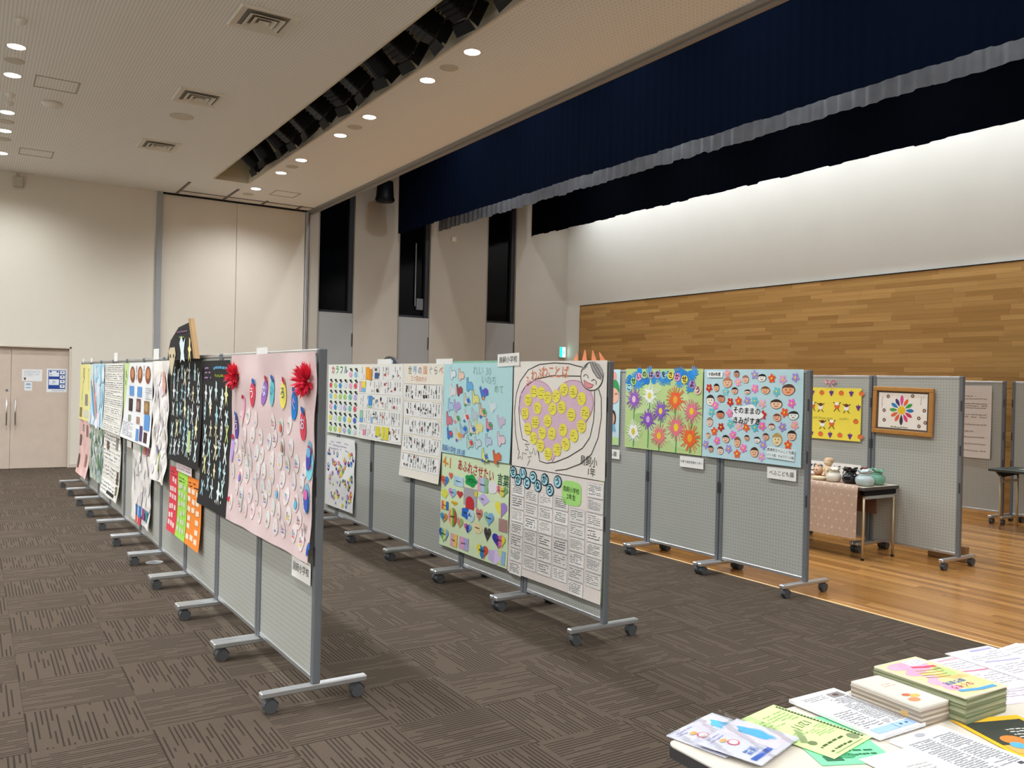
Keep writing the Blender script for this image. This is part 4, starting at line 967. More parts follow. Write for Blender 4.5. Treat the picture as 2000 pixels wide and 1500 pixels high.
S.piece('school_note', lambda q: (q.star([(p[0], p[1]) for p in [(.80+.112*abs(math.cos(t))**.5*(1 if math.cos(t) > 0 else -1), .115+.085*abs(math.sin(t))**.5*(1 if math.sin(t) > 0 else -1)) for t in [2*PI*k/32+.001 for k in range(32)]]], '#a9e07e', 3, (.80, .115), 2), q.text('鳥飼小学校', .705, .07, .042, '#2d4428', 6, .03, .9), q.text('2年生', .75, .12, .042, '#2d4428', 6, .03)))
for c_ in range(6):
    for r_i in range(7):
        u = .03+c_*.19; v = .125+r_i*.10+(.03 if c_ in (1, 2, 3) else 0)-.02*(c_ == 5)
        if c_ == 4: v += .09
        if v > .74 or (c_ in (2, 3) and r_i == 0 and False): continue
        if c_ == 5: v -= .085
        ink = rr.choice(['#4b4848', '#5a5757', '#77736f', '#8d8986', '#99948f'])
        S.piece('handwritten_card', lambda q: (q.rect(u, v, .168, .094, rr.choice(['#ebe6e2', '#e4dfdc', '#efebe8']), 2.5, 0, 3, 2), q.line([(u, v), (u+.168, v), (u+.168, v+.094), (u, v+.094)], .0025, '#a39c98', 4, True), q.scrib(u+.012, v+.01, .13, .068, rr.choice((4, 5, 6)), ink, 4, rr, .85)))
tag(MB().box(rowx(2, 4)-.003, rowx(2, 4)-.0005, 4.398, 4.46, .245, 1.84).build('green_backing', plain('green_card', '#7d9d5a', .8)), 'strip of green backing paper beside the end post of the heart poster panel', 'paper')
S = on_row(2, 7.50, 6.68, 1.845, 1.075, 'world_poster', 'long white poster about the countries of the world with five rows of news pages', 'poster', '#e6dfd2', amp=.005, seed=39, curl=.03)
S.piece('lettering', lambda q: [q.text(ch, .10+.105*k, .025, .085, c, 2, 0, .95, .006) for k, (ch, c) in enumerate(zip('世界の国ぐらべ', ('#8f8a6a', '#6fb0d4', '#7d86b8', '#e0925a', '#a9b4bc', '#8a8a90', '#c8685a')))]+[q.text('三つ花の大小', .16, .115, .055, '#d88a68', 2, .02)])
for j in range(5):
    q0 = random.Random(40+j); v = .19+j*.165
    def fn(q):
        q.rect(.02, v, .78, .145, '#e7e5e2', 2.5, 0, 8, 2); q.line([(.02, v+.003), (.80, v+.003)], .004, '#b5a898', 4)
        q.scrib(.04, v+.015, .74, .115, 14, '#a3a1a0', 4, q0, .7, True)
        for _ in range(10): q.rect(q0.uniform(.05, .74), v+q0.uniform(.01, .11), q0.uniform(.015, .035), q0.uniform(.015, .035), q0.choice(['#2d2a2a', '#8a4a3a', '#4a5a44', '#2d2a2a', '#6a6a72']), 5)
    S.piece('news_page', fn)
S = on_row(2, 8.62, 7.50, 1.845, .79, 'news_poster', 'white sheet of newspaper pages with orange and yellow charts', 'poster', '#e4e1d8', amp=.005, seed=45, curl=.015)
for j in range(5):
    q0 = random.Random(50+j); v = .02+j*.152
    def fn(q):
        q.rect(.02, v, 1.08, .14, '#e6e4e0', 2.5, 0, 10, 2); q.scrib(.05, v+.01, 1.02, .12, 18, '#b0aeac', 4, q0, .65, True)
        for _ in range(9): q.rect(q0.uniform(.35, 1.0), v+q0.uniform(.01, .10), q0.uniform(.015, .05), q0.uniform(.015, .035), q0.choice(['#3a3636', '#7d8a94', '#5c4a44', '#b8504a', '#8a8a8a']), 5)
    S.piece('news_page', fn)
for (u, v, a, b, c) in ((.18, .03, .10, .13, '#e8a030'), (.28, .05, .07, .12, '#d98a2a'), (.42, .09, .09, .06, '#3f5a94'), (.02, .18, .07, .11, '#e0a8c0'), (.09, .18, .10, .07, '#e4d84a'), (.09, .255, .1, .04, '#78b4e0'), (.28, .33, .1, .10, '#4f90cc'), (.28, .435, .1, .02, '#9cc49a'), (.06, .49, .09, .08, '#9cc4a4'), (.06, .57, .09, .045, '#6aa8d8'), (.36, .55, .05, .06, '#8ab4d8'), (.50, .64, .11, .10, '#d4c83c'), (.64, .635, .07, .13, '#dcd44c'), (.73, .635, .09, .13, '#d8cc3c'), (.64, .72, .05, .05, '#6aa8d8'), (.5, .70, .05, .05, '#5078a0'), (.17, .69, .08, .06, '#d88aa0')): S.piece('chart', lambda q: q.rect(u, v, a, b, c, 6))
S = on_row(2, 9.56, 8.62, 1.845, .79, 'sheep_poster', 'white sheet of rows of little black-headed sheep in coloured coats', 'poster', '#e2e6dc', amp=.004, seed=55)
S.piece('lettering', lambda q: [q.text(ch, .10+.13*k, .015, .10, c, 2, 0, 1.1, .02) for k, (ch, c) in enumerate(zip('カラフル', ('#d04a50', '#4a9a50', '#3f7a4a', '#4a5a8a')))])
for j in range(6):
    for i in range(6):
        if j == 0 and i < 4: continue
        c = rr.choice(['#8fc0e0', '#6aa8d8', '#b9a8d8', '#e0a8c0', '#d85a6a', '#e0d860', '#a8d070', '#5a68c8', '#7ac0b0', '#4a90d0', '#d0d8e0']); u = .09+i*.15; v = .10+j*.125
        S.piece('paper_sheep', lambda q: (q.ell(u, v, .055, .04, '#f0f0ee', 2.5), q.ell(u, v+.012, .045, .032, c, 3.5), q.star([(u-.03, v-.055), (u+.04, v-.06), (u+.015, v-.02)], '#24221f', 4), q.ell(u+.045, v-.03, .014, .012, '#24221f', 4)))
S = on_row(2, 9.56, 8.69, 1.02, .80, 'flower_sheet', 'white sheet of small bright dots and flowers hanging low beside bare pegboard', 'poster', '#e4e2e0', amp=.008, seed=57, freq=2, curl=.01)
S.piece('lettering', lambda q: q.scrib(.08, .04, .6, .12, 3, '#b0aec0', 2, rr, .8))
for k in range(85):
    u, v = rr.uniform(.04, .83), rr.uniform(.16, .77); c = rr.choice(['#e8d83c', '#4a6ac8', '#e07a9a', '#7ab060', '#d8503c', '#a08ad0', '#6ab0d8', '#e8e0a0', '#d8b0c8', '#2f3a80', '#e09a40'])
    a = rr.uniform(.014, .034)
    S.piece('paper_flower', lambda q: (q.ell(u, v, a, a, c, 3+rr.random()*2, 0, 10), q.ell(u+a*.5, v-a*.4, a*.5, a*.5, rr.choice(['#e8d83c', '#f0f0f0', '#3a4aa0', '#e07a9a']), 6, 0, 8)))
tag_sheet(2, 5.76, 5.445, 1.91, .098, '鳥飼小学校', 'white school name card standing above the rail between bird and heart posters', rot=-.03, out=.012)
for (y1, y0, zt, h, lb) in ((8.14, 7.80, 1.895, .06, 'blank white card above the rail beside the black round ornament'), (6.83, 6.52, 1.885, .05, 'blank white card above the rail over the world poster')):
    on_row(2, y1, y0, zt, h, 'rail_card', lb, 'card', '#e9e8e4', amp=.0004, seed=3, nx=3, ny=3, out=.004)
# round black ornament behind row 2 and orange paper spikes
t = empty('round_ornament', (3.60, 8.01, 1.80), -PI/2); tag(t, 'black and grey round ornament peeping over the back of the white newspaper panel', 'ornament')
MB().tube((0, .0, -.22), (0, .03, -.22), .345, 40).build('disc', plain('ornament_black', '#22232a', .4, 0, .1), t)
MB().tube((0, -.004, -.22), (0, .0, -.22), .27, 40).build('grey_centre', plain('ornament_grey', '#77797c', .4), t)
for a in range(9):
    t0 = math.radians(20+a*17.5); MB().tube((.30*math.cos(t0), -.006, -.22+.30*math.sin(t0)), (.30*math.cos(t0), .0, -.22+.30*math.sin(t0)), .022, 12).build('spot', plain('ornament_pale', '#b9c6d4', .4), t)
for k, (y, h, lean) in enumerate(((4.82, .06, -.01), (4.715, .085, 0), (4.60, .08, .03), (4.495, .065, .06))):
    mb = MB(); z0 = 1.70; zt = PH+h
    mb.add([(0, -.03, z0), (0, .03, z0), (.012, 0, z0), (0, -.036, PH-.01), (0, .034, PH-.01), (.02, 0, PH-.01), (.006, lean+.006, zt), (.006, lean-.006, zt)], [(0, 1, 4, 3), (0, 3, 5, 2), (1, 2, 5, 4), (3, 4, 6, 7), (3, 7, 5), (4, 5, 6), (5, 7, 6), (0, 2, 1)])
    o = mb.build('paper_spike', plain('orange_paper', '#ee9068', .7)); o.location = (3.592, y, 0); tag(o, 'pointed orange paper spike rising behind the heart poster panel', 'paper spike', 'orange paper spikes')

# ---- row 3
S = on_row(3, 6.86, 5.75, 1.856, .815, 'flower_poster', 'green poster of hand-print flowers under blue hand-print clouds', 'poster', '#b9d08c', amp=.003, seed=61)
def xy(x, y): return ((x-295)/1090*1.11, (y-85-(x-295)*.01)/(1060+(x-295)*.13)*.815)
S.piece('wash', lambda q: [q.ell(rr.uniform(.1, 1.0), rr.uniform(.1, .75), rr.uniform(.08, .16), rr.uniform(.04, .1), rr.choice(['#abc67c', '#c3d89a', '#b0cc80', '#a5c47a']), 1+rr.random()*.5, rr.uniform(-.5, .5), 16, 2) for _ in range(16)])
for k in range(30):
    x, y = rr.uniform(310, 1340), rr.uniform(110, 330); u, v = xy(x, y+(60 if x > 650 else 0)*rr.random())
    c = rr.choice(['#2f8ad8', '#2a7ac8', '#4a9ae0', '#3a90d0']); a0 = rr.uniform(0, 6.28)
    S.piece('hand_print', lambda q: (q.ell(u, v, .035, .038, c, 2+rr.random(), a0), [q.line([(u, v), (u+.075*math.cos(a0+(i-2)*.42), v+.075*math.sin(a0+(i-2)*.42))], .014, c, 2.2+rr.random()) for i in range(5)]))
for (x, y, c, cc, r, st) in ((430, 500, '#9a62c0', '#e8c8d0', 85, 800), (665, 455, '#eef0e8', '#e0d050', 80, 640), (430, 940, '#eceee6', '#d8c048', 85, 1150), (650, 780, '#8a56b8', '#c8a8d8', 85, 1170), (830, 670, '#8f60c0', '#e8d040', 80, 900), (1030, 520, '#e8683c', '#f0a840', 95, 800), (1250, 680, '#e07890', '#f0c830', 85, 920), (815, 1010, '#e08080', '#f0c030', 90, 1210), (1050, 900, '#e07a88', '#f2cc30', 95, 1250), (1235, 1050, '#ea6a34', '#f0a830', 95, 1260)):
    u, v = xy(x, y); u2_, v2_ = xy(x, st); r_m = r/1090*1.11
    def fn(q):
        q.line([(u, v), (u+.004, (v+v2_)/2), (u, v2_)], .014, '#3a9a58', 2)
        for i in range(22):
            a = 2*PI*i/22+rr.uniform(-.1, .1); l = r_m*rr.uniform(1.1, 1.55); q.line([(u+.3*r_m*math.cos(a), v+.3*r_m*math.sin(a)), (u+l*math.cos(a), v+l*math.sin(a))], .009, c, 3+.03*i)
        q.star([(u+r_m*.8*(1+.15*math.sin(5*t))*math.cos(t), v+r_m*.8*(1+.15*math.sin(5*t))*math.sin(t)) for t in [2*PI*i/30 for i in range(30)]], c, 4); q.ell(u, v, r_m*.33, r_m*.4, cc, 5)
    S.piece('hand_print_flower', fn)
tl = [('こ', 350, 345, '#a8d8e8'), ('せ', 420, 255, '#a8d888'), ('い', 500, 195, '#e8a0c8'), ('の', 585, 165, '#b8d890'), ('は', 680, 170, '#b0a8d0'), ('な', 775, 168, '#b8a0c8'), ('を', 862, 172, '#90c8e0'), ('さ', 955, 180, '#e8d85a'), ('か', 1050, 205, '#e8a0d0'), ('せ', 1148, 240, '#e8d85a'), ('よ', 1250, 310, '#b088c8'), ('う', 1328, 390, '#e8c0b8')]
for (ch, x, y, c) in tl:
    u, v = xy(x, y)
    S.piece('title_card', lambda q: (q.ell(u, v, .047, .042, c, 5.5, 0, 8), q.text(ch, u-.034, v-.036, .068, '#221c1c', 7, 0, 1, .02)))
S = on_row(3, 5.735, 4.612, 1.852, .81, 'faces_poster', 'light blue poster of children\'s drawn faces and paper flowers', 'poster', '#b9d6dc', amp=.005, seed=63, freq=1.5, curl=.008)
def xy2(x, y): return ((x-28)/1205*1.12, (y-72-(x-28)*.003)/(1058+(x-28)*.12)*.81)
flw = [(340,125,'#e8a0b0'),(480,230,'#eea8c0'),(680,140,'#a898d0'),(885,185,'#e85a30'),(1010,200,'#dca0c8'),(1150,175,'#a890d0'),(100,300,'#c83030'),(320,345,'#7fcbd8'),(690,310,'#f080c0'),(945,345,'#6fc4cc'),(385,475,'#cc3030'),(492,462,'#e85a34'),(600,460,'#a898d4'),(693,460,'#68c4d0'),(785,495,'#e8b0c4'),(1115,490,'#ec6ac0'),(190,515,'#f080c4'),(145,595,'#68c0cc'),(380,610,'#f080c4'),(1040,605,'#e8582c'),(795,635,'#c83434'),(275,780,'#b83030'),(190,830,'#e85c30'),(395,740,'#68c0cc'),(500,775,'#e8b4c8'),(592,785,'#e86038'),(700,790,'#5cbccc'),(788,770,'#f070b8'),(1022,780,'#a088cc'),(1155,760,'#e8a0a8'),(430,875,'#f074c0'),(230,945,'#f074c0'),(80,990,'#a490d0'),(385,1045,'#a890d4'),(570,1040,'#f078bc'),(495,1110,'#e86438'),(805,1000,'#a894d0'),(1090,1000,'#e85c2c'),(790,1145,'#d8a0cc')]
for (x, y, c) in flw:
    u, v = xy2(x, y); a0 = rr.uniform(0, 1)
    S.piece('paper_flower', lambda q: ([q.ell(u+.022*math.cos(a0+k*1.257), v+.022*math.sin(a0+k*1.257), .020, .014, c, 3+.15*k, a0+k*1.257, 10) for k in range(5)], q.ell(u, v, .010, .010, '#f0d048', 5, 0, 8)))
fcs = [(345,235,58,62,'#eebf98','#b5785a'),(460,130,34,42,'#c89078','#4a3028'),(572,195,40,48,'#ecc0a8','#a06a60'),(770,178,48,45,'#f0ece4','#1d1a1a'),(200,295,36,50,'#eab088','#2a211e'),(440,335,40,42,'#eab898','#1f1a1a'),(600,350,36,28,'#f0d4bc','#2a2422'),(815,330,50,45,'#eab48c','#7a4a34'),(1075,325,70,65,'#eca67c','#5a4038'),(120,450,52,70,'#f0e4d4','#3a3432'),(262,430,50,45,'#dc9a78','#5a3626'),(945,500,65,55,'#eec6a4','#3a2a24'),(260,625,50,50,'#d88a68','#1f1a1a'),(960,665,44,45,'#ecb08c','#7a4030'),(1140,640,55,50,'#e4ece4','#22201f'),(125,715,40,58,'#ecd0bc','#9a7a68'),(900,775,36,36,'#f0dccc','#8a3a30'),(110,880,28,36,'#ecc8ac','#b07a60'),(345,925,46,48,'#eec4a8','#2a2422'),(492,965,38,65,'#eab48c','#8a5a40'),(605,915,30,35,'#e0a888','#3a2822'),(730,940,38,38,'#ece8e4','#22201f'),(832,900,36,42,'#e8b498','#5a382c'),(965,935,55,75,'#e8d4a4','#b8985a'),(1130,885,48,58,'#ecc0a0','#2a2220'),(150,1045,34,42,'#cfa48c','#2a2422'),(280,1065,40,50,'#ecd0c0','#6a4a3c'),(705,1090,46,60,'#e8b894','#4a3020')]
for (x, y, a, b, c, hcol) in fcs:
    u, v = xy2(x, y); a_ = a/1205*1.12; b_ = b/1130*.81; ro = rr.uniform(-.15, .15)
    def fn(q):
        q.ell(u, v, a_*1.04, b_*1.04, hcol, 3, ro, 18, 2); q.ell(u, v+b_*.06, a_*.95, b_*.93, c, 4.2, ro, 18, 2)
        q.star([(u+a_*math.cos(t), v-b_*.25+b_*.72*math.sin(t)) for t in [PI+PI*k/8 for k in range(9)]]+[(u+a_*.5, v-b_*.42), (u-a_*.5, v-b_*.42)], hcol, 5.2, (u, v-b_*.6))
        for s in (-1, 1): q.ell(u+s*a_*.35, v-b_*.02, a_*.10, b_*.10, '#2a2422', 6, 0, 8)
        q.line([(u-a_*.3, v+b_*.42), (u, v+b_*.52), (u+a_*.3, v+b_*.4)], .005, '#b8403c', 6)
    S.piece('drawn_face', fn)
S.piece('title_card', lambda q: (q.star(shape('c', *xy2(595, 630), .175, .085), '#eef0f0', 5.5, xy2(595, 630), 3), q.text('そのままの', xy2(425, 535)[0], xy2(425, 530)[1], .064, '#26221f', 7, .01, 1, .015), q.text('きみがすき', xy2(425, 650)[0], xy2(425, 650)[1], .064, '#26221f', 7, .01, 1, .015)))
S.piece('title_card', lambda q: (q.rect(.045, .02, .19, .055, '#eef0f0', 5.5), q.text('令和4年度', .055, .028, .037, '#2a2724', 7, 0, .95, .01)))
S.piece('title_card', lambda q: (q.rect(.765, .665, .295, .095, '#dfe9ea', 5.5, .03), q.text('摂津市立べふこども園', .77, .672, .03, '#3a3634', 7, .03, .95), q.text('さくら組・ちゅうりっぷ組', .77, .717, .027, '#3a3634', 7, .03, .88)))
S = on_row(3, 7.56, 6.955, 1.85, .805, 'face_poster', 'light blue poster with a strawberry hat child, mostly hidden by the heart poster panel', 'poster', '#c3dfe6', amp=.003, seed=65)
S.piece('drawing', lambda q: (q.ell(.50, .22, .10, .12, '#3f9a58', 2, 0, 18, 2), q.ell(.50, .28, .095, .085, '#f0b8a0', 3.5, 0, 18, 2), q.line([(.44, .27), (.47, .25), (.49, .27)], .006, '#3a2c28', 5), q.line([(.53, .27), (.55, .25), (.58, .27)], .006, '#3a2c28', 5), q.ell(.5, .08, .05, .06, '#e8a090', 2)))
S.piece('drawing', lambda q: (q.ell(.50, .52, .055, .09, '#4a302a', 2), q.ell(.50, .525, .035, .06, '#dca890', 3.5), q.star([(.45, .66), (.47, .58), (.53, .58), (.56, .66)], '#7ab0d0', 3), q.line([(.48, .66), (.47, .71)], .01, '#e8d8d0', 3), q.line([(.53, .66), (.54, .71)], .01, '#e8d8d0', 3)))
S.piece('drawing', lambda q: q.rect(.0, .72, .60, .08, '#b8d890', 2))
tag_sheet(3, 6.035, 5.722, 1.02, .105, '子育て総合支援センター', 'white name card below the hand-print flower poster', size=.0265)
tag_sheet(3, 4.97, 4.665, 1.02, .10, 'べふこども園', 'white name card below the children\'s faces poster')
tag_sheet(3, 7.25, 6.94, 1.0, .10, 'こども園', 'white name card below the half hidden strawberry poster')

# ---- row 4
S = on_row(4, 6.46, 5.64, 1.707, .568, 'fruit_poster', 'yellow poster with grapes, persimmons and dancing acorn figures', 'poster', '#ecd850', amp=.003, seed=67, curl=.006)
def grape(q, u, v): [q.ell(u+a, v+b, .012, .011, '#6a3a88', 3, 0, 8) for a, b in ((-.018, 0), (0, 0), (.018, 0), (-.009, .017), (.009, .017), (0, .034))]; q.line([(u, v-.01), (u, v-.026)], .006, '#4a3050', 3)
def persim(q, u, v): q.ell(u, v, .033, .026, '#e2703c', 3); q.ell(u, v-.022, .014, .005, '#6a7a3a', 4)
for k in range(7):
    u = .07+k*.125
    for v in (.055, .515):
        S.piece('grape_cutout' if k % 2 else 'persimmon_cutout', (lambda q: grape(q, u, v-.01)) if k % 2 else (lambda q: persim(q, u, v)))
S.piece('grape_cutout', lambda q: grape(q, .785, .195)); S.piece('persimmon_cutout', lambda q: persim(q, .76, .355))
def dancer(q, u, v, c, hc, s=1):
    for (a, b) in ((-.05, -.035), (.05, -.035), (-.04, .06), (.04, .06)): q.line([(u, v+.01), (u+a*.7*s, v+b*.9), (u+a*s, v+b)], .008, '#4a2c1c', 3)
    q.ell(u, v, .032, .036, c, 4); q.ell(u, v-.022, .028, .018, hc, 5)
for (u, v, c, hc) in ((.20, .20, '#e06838', '#f2ece0'), (.31, .21, '#f0ece0', '#6a3c24'), (.52, .195, '#e06838', '#f2ece0'), (.64, .21, '#f0ece0', '#6a3c24'), (.34, .40, '#f0ece0', '#6a3c24'), (.46, .39, '#e06838', '#f2ece0')):
    S.piece('acorn_figure', lambda q: dancer(q, u, v, c, hc))
S.piece('lettering', lambda q: q.scrib(.12, .31, .55, .05, 1, '#c8b84a', 2, rr, .7))
t = empty('ribbon_bow', (rowx(4, 6)-.012, 6.03, 1.765), -PI/2); tag(t, 'pink ribbon bow pinned above the yellow fruit poster', 'ribbon')
mb = MB()
for s in (-1, 1):
    for a in (.15, .5):
        d = Vector((s*math.cos(a), 0, math.sin(a)*.7)); p = Vector((-d.z, 0, d.x))*.014; mb.add([(0, 0, 0), d*.05+p-Vector((0, .012, 0)), d*.085, d*.05-p-Vector((0, .012, 0))], [(0, 1, 2, 3)])
mb.build('loop', plain('pink_ribbon', '#dca0a8', .5), t)
mb = MB()
for s in (-.05, .045): mb.add([(-.006, -.002, 0), (.006, -.002, 0), (s+.012, -.004, -.06), (s-.002, -.004, -.062)], [(0, 1, 2, 3)])
mb.build('tail', plain('pink_ribbon', '#dca0a8', .5), t); MB().box(-.01, .01, -.015, .0, -.01, .01, .003).build('knot', plain('pink_ribbon', '#dca0a8', .5), t)
# framed petal picture
t = empty('framed_picture', (rowx(4, 5)-.001, 5.49, 1.735), -PI/2); tag(t, 'wooden framed picture of a rainbow petal flower', 'picture')
W0, H0 = .665, .485
t.rotation_euler = (0, .018, -PI/2)
for nm, a in (('frame_rail', (0, W0, -.045, 0)), ('frame_rail', (0, W0, -H0, -H0+.045)), ('frame_stile', (0, .045, -H0+.045, -.045)), ('frame_stile', (W0-.045, W0, -H0+.045, -.045))):
    MB().box(a[0], a[1], -.03, 0, a[2], a[3], .006).build(nm, plain('frame_oak', '#b07c3c', .4, 0, .12, 20), t)
MB().box(.04, W0-.04, -.010, 0, -H0+.04, -.04).build('mount', plain('dark_mount', '#5b5048', .7), t)
q = D(lambda u, v, L: (u, -.0125-L*.0008, -v)); q.rect(.065, .062, W0-.13, H0-.125, '#eae3da', 0); q.build('picture_paper', t)
pc = ['#dc4a8c', '#e2653c', '#3f9a4a', '#2a7ab4', '#c83c5a', '#d8407a', '#3a3844', '#e2603c', '#d86a3c', '#58a04a', '#2f80ba', '#4a3a70']
cu, cvv = .325, .235
for k in range(12):
    a = -PI/2+k*2*PI/12; L_ = .155 if k in (0, 6) else .135
    q = D(lambda u, v, L: (u, -.0125-L*.0008, -v)); P = []
    for i in range(12):
        tt = i/11; wv = .021*math.sin(PI*min(1, tt*1.02))**.7*(0.55+.6*tt); P.append((.045+(L_-.045)*tt, wv))
    P = P+[(x, -y) for x, y in reversed(P)]; ca, sa = math.cos(a), math.sin(a); q.star([(cu+x*ca-y*sa, cvv+x*sa+y*ca) for x, y in P], pc[k], 1.5, (cu+.1*ca, cvv+.1*sa)); q.build('petal', t)
q = D(lambda u, v, L: (u, -.0125-L*.0008, -v)); q.ell(cu, cvv, .042, .042, '#e8c02c', 3); q.build('flower_centre', t)
for (u, v) in ((.17, .10), (.44, .085), (.13, .245), (.57, .225), (.135, .345), (.515, .305), (.585, .345), (.52, .385)):
    q = D(lambda u, v, L: (u, -.0125-L*.0008, -v)); q.ell(u, v, .019, .019, '#6d5048', 1.5, 0, 12); q.ell(u, v, .008, .008, '#d8c0b0', 2.5, 0, 8); q.build('small_flower', t)
q = D(lambda u, v, L: (u, -.0125-L*.0008, -v))
q.scrib(.21, .395, .19, .03, 1, '#7d7a58', 1.5, rr, 1); q.scrib(.09, .10, .03, .12, 1, '#c0a8a8', 1.5, rr, 1, True); q.scrib(.52, .09, .05, .09, 2, '#b8b0a8', 1.5, rr, .8, True)
q.build('lettering', t)
# row 5 sheets
S = on_row(5, 6.56, 6.06, 1.785, .97, 'printed_sheet', 'large white printed notice on the rear stage panel', 'poster', '#e0d8d2', amp=.004, seed=71, curl=.012)
for v in (.13, .165, .23, .26, .29, .38, .41, .51, .60, .68, .77, .86): S.piece('text_line', lambda q: q.scrib(.06, v, .38, .03, 1, '#8d8582', 2, rr, .95))
for (z, lb) in ((1.62, 'small white notice pinned high on the rear stage panel'), (1.25, 'small white notice pinned lower on the rear stage panel')):
    S = on_row(5, 5.62, 5.30, z, .30, 'printed_sheet', lb, 'poster', '#e2dcd6', amp=.001, seed=72, nx=4, ny=4); S.piece('lettering', lambda q: q.scrib(.04, .04, .24, .2, 6, '#a09a96', 2, rr, .9))

# ------------------------------------------------------------------ stage table with pottery
TZ = .73
t = empty('folding_table', (7.71, 6.10, 0)); tag(t, 'long dark edged folding table holding pottery on the stage', 'table')
MB().box(-.29, .29, -.93, .93, TZ-.035, TZ, .006).build('table_top', [plain('dark_table_edge', '#4a4543', .5)], t)
MB().box(-.285, .285, -.925, .925, TZ, TZ+.0015).build('top_surface', plain('pale_table_top', '#dcd2c0', .5), t)
MB().box(.10, .115, -.80, .80, TZ-.30, TZ-.06, .002).build('modesty_panel', plain('brown_panel', '#6b4a3c', .5), t)
PALE = plain('pale_tube', '#c3b08e', .35, .5, .03)
for s in (-1, 1):
    for x in (-.22, .27):
        lg = MB().tube((x, s*.88, .015), (x, s*.88, TZ-.09), .0135, 12).build('leg', PALE, t, True); MB().tube((x, s*.88, 0), (x, s*.88, .018), .016, 12).build('foot_cap', BLACK, lg)
    MB().box(-.22, .27, s*.88-.012, s*.88+.012, TZ-.125, TZ-.09, .003).build('leg_rail', ALU, t)
    MB().box(-.25, .27, s*.88-.03, s*.88+.03, TZ-.085, TZ-.036, .008).build('leg_bracket', BLACK, t)
# cloth
vs = []; n = 44
prof = [(.20, TZ+.004), (0, TZ+.004), (-.28, TZ+.004), (-.296, TZ-.004), (-.300, TZ-.05), (-.304, TZ-.2), (-.306, TZ-.36), (-.308, TZ-.515)]
for i in range(n+1):
    y = -.865+1.79*i/n
    for k, (x, z) in enumerate(prof):
        wv = .008*math.sin(y*9)+.005*math.sin(y*23+1); vs.append((x-(wv+.012 if k > 4 else 0)*(k-3)/4 if k > 3 else x, y, z))
m_ = len(prof)
fs = [(i*m_+k, (i+1)*m_+k, (i+1)*m_+k+1, i*m_+k+1) for i in range(n) for k in range(m_-1)]
def mat_cloth():
    k = N('dotted_linen'); tc = k.n('ShaderNodeTexCoord'); s = k.n('ShaderNodeSeparateXYZ'); k.l(tc.outputs['Object'], s.inputs[0])
    a0 = k.math('MULTIPLY', s.outputs[1], 1/.085); b0 = k.math('MULTIPLY', s.outputs[2], 1/.085)
    a0 = k.math('ADD', a0, k.math('MULTIPLY', k.math('FLOOR', b0), .5))
    a = k.math('SUBTRACT', k.math('FRACT', a0), .5); b = k.math('SUBTRACT', k.math('FRACT', b0), .5)
    d = k.math('SQRT', k.math('ADD', k.math('MULTIPLY', a, a), k.math('MULTIPLY', b, b)))
    nz = k.n('ShaderNodeTexNoise', i_Scale=60, i_Detail=3); k.l(tc.outputs['Object'], nz.inputs['Vector'])
    base = k.mix(nz.outputs[0], lin('#a58a78'), lin('#c4aa96'))
    k.l(k.mix(k.math('MULTIPLY', k.math('LESS_THAN', d, .13), .4), base, lin('#e6d9cc')), k.b.inputs['Base Color']); k.b.inputs['Roughness'].default_value = .95
    return k.m
o = MB().add(vs, fs).build('tablecloth', mat_cloth(), None, True); o.location = (7.71, 6.10, 0); tag(o, 'dusty pink tablecloth with pale dots over the pottery table', 'tablecloth')
# pots: gathered bag shaped jars
def pot(x, y, r, h, col, name, lab, rough=.15, seed=1):
    t = empty('bag_pot', (x, y, TZ+.0055)); tag(t, lab, 'pot', 'gathered bag pots')
    q0 = random.Random(seed); n = 40; ks = [(0, 0), (.72, 0), (.95, .12), (1.05, .30), (.98, .50), (.66, .66), (.50, .73), (.52, .78), (.70, .86), (.80, .95), (.76, 1.0), (.66, .96), (.4, .82), (.0, .78)]
    V = []; m2 = len(ks); p1, p2 = q0.uniform(0, 6), q0.uniform(0, 6)
    for i in range(n):
        a = 2*PI*i/n
        for (rr_, z) in ks:
            wob = 1+(.16*math.sin(5*a+p1)+.12*math.sin(9*a+p2))*max(0, (z-.6))*2.6+.03*math.sin(7*a)*(.3 < z < .7)
            zz = z*h+((.07*h*math.sin(3*a+p2)+.04*h*math.sin(7*a+p1)) if z > .8 else 0); V.append((rr_*r*wob*math.cos(a), rr_*r*wob*math.sin(a), max(0, zz)))
    F = [(i*m2+k, ((i+1) % n)*m2+k, ((i+1) % n)*m2+k+1, i*m2+k+1) for i in range(n) for k in range(m2-1)]
    g = plain('glaze_'+name, col, rough, 0, .08, 25); MB().add(V, F).build('body', g, t, True)
    V = []; rt = .045*r
    mb = MB(); pr = [(.60*r+.07*r*math.cos(b), .70*h+.05*h*math.sin(b)) for b in [2*PI*k/8 for k in range(9)]]; mb.lathe(pr, 30); mb.build('tie_cord', g, t, True)
pot(7.57, 5.635, .075, .14, '#ded8c8', 'white', 'cream white glazed pot shaped like a tied bag', .3, 2)
pot(7.60, 5.455, .08, .155, '#1a171c', 'black', 'glossy black pot shaped like a tied bag', .08, 3)
pot(7.57, 5.27, .088, .155, '#b5c6c8', 'blue', 'pale blue-grey pot shaped like a tied bag', .2, 4)
pot(7.78, 5.285, .085, .155, '#6fa48c', 'green', 'sea green glazed pot shaped like a tied bag', .15, 5)
pot(7.86, 5.46, .085, .14, '#7a2c2c', 'red', 'dark red pot behind the black and blue bag pots', .2, 6)
t = empty('pottery_stand', (7.70, 5.86, TZ+.0055)); tag(t, 'small brown wooden stand under the clay figurines', 'stand')
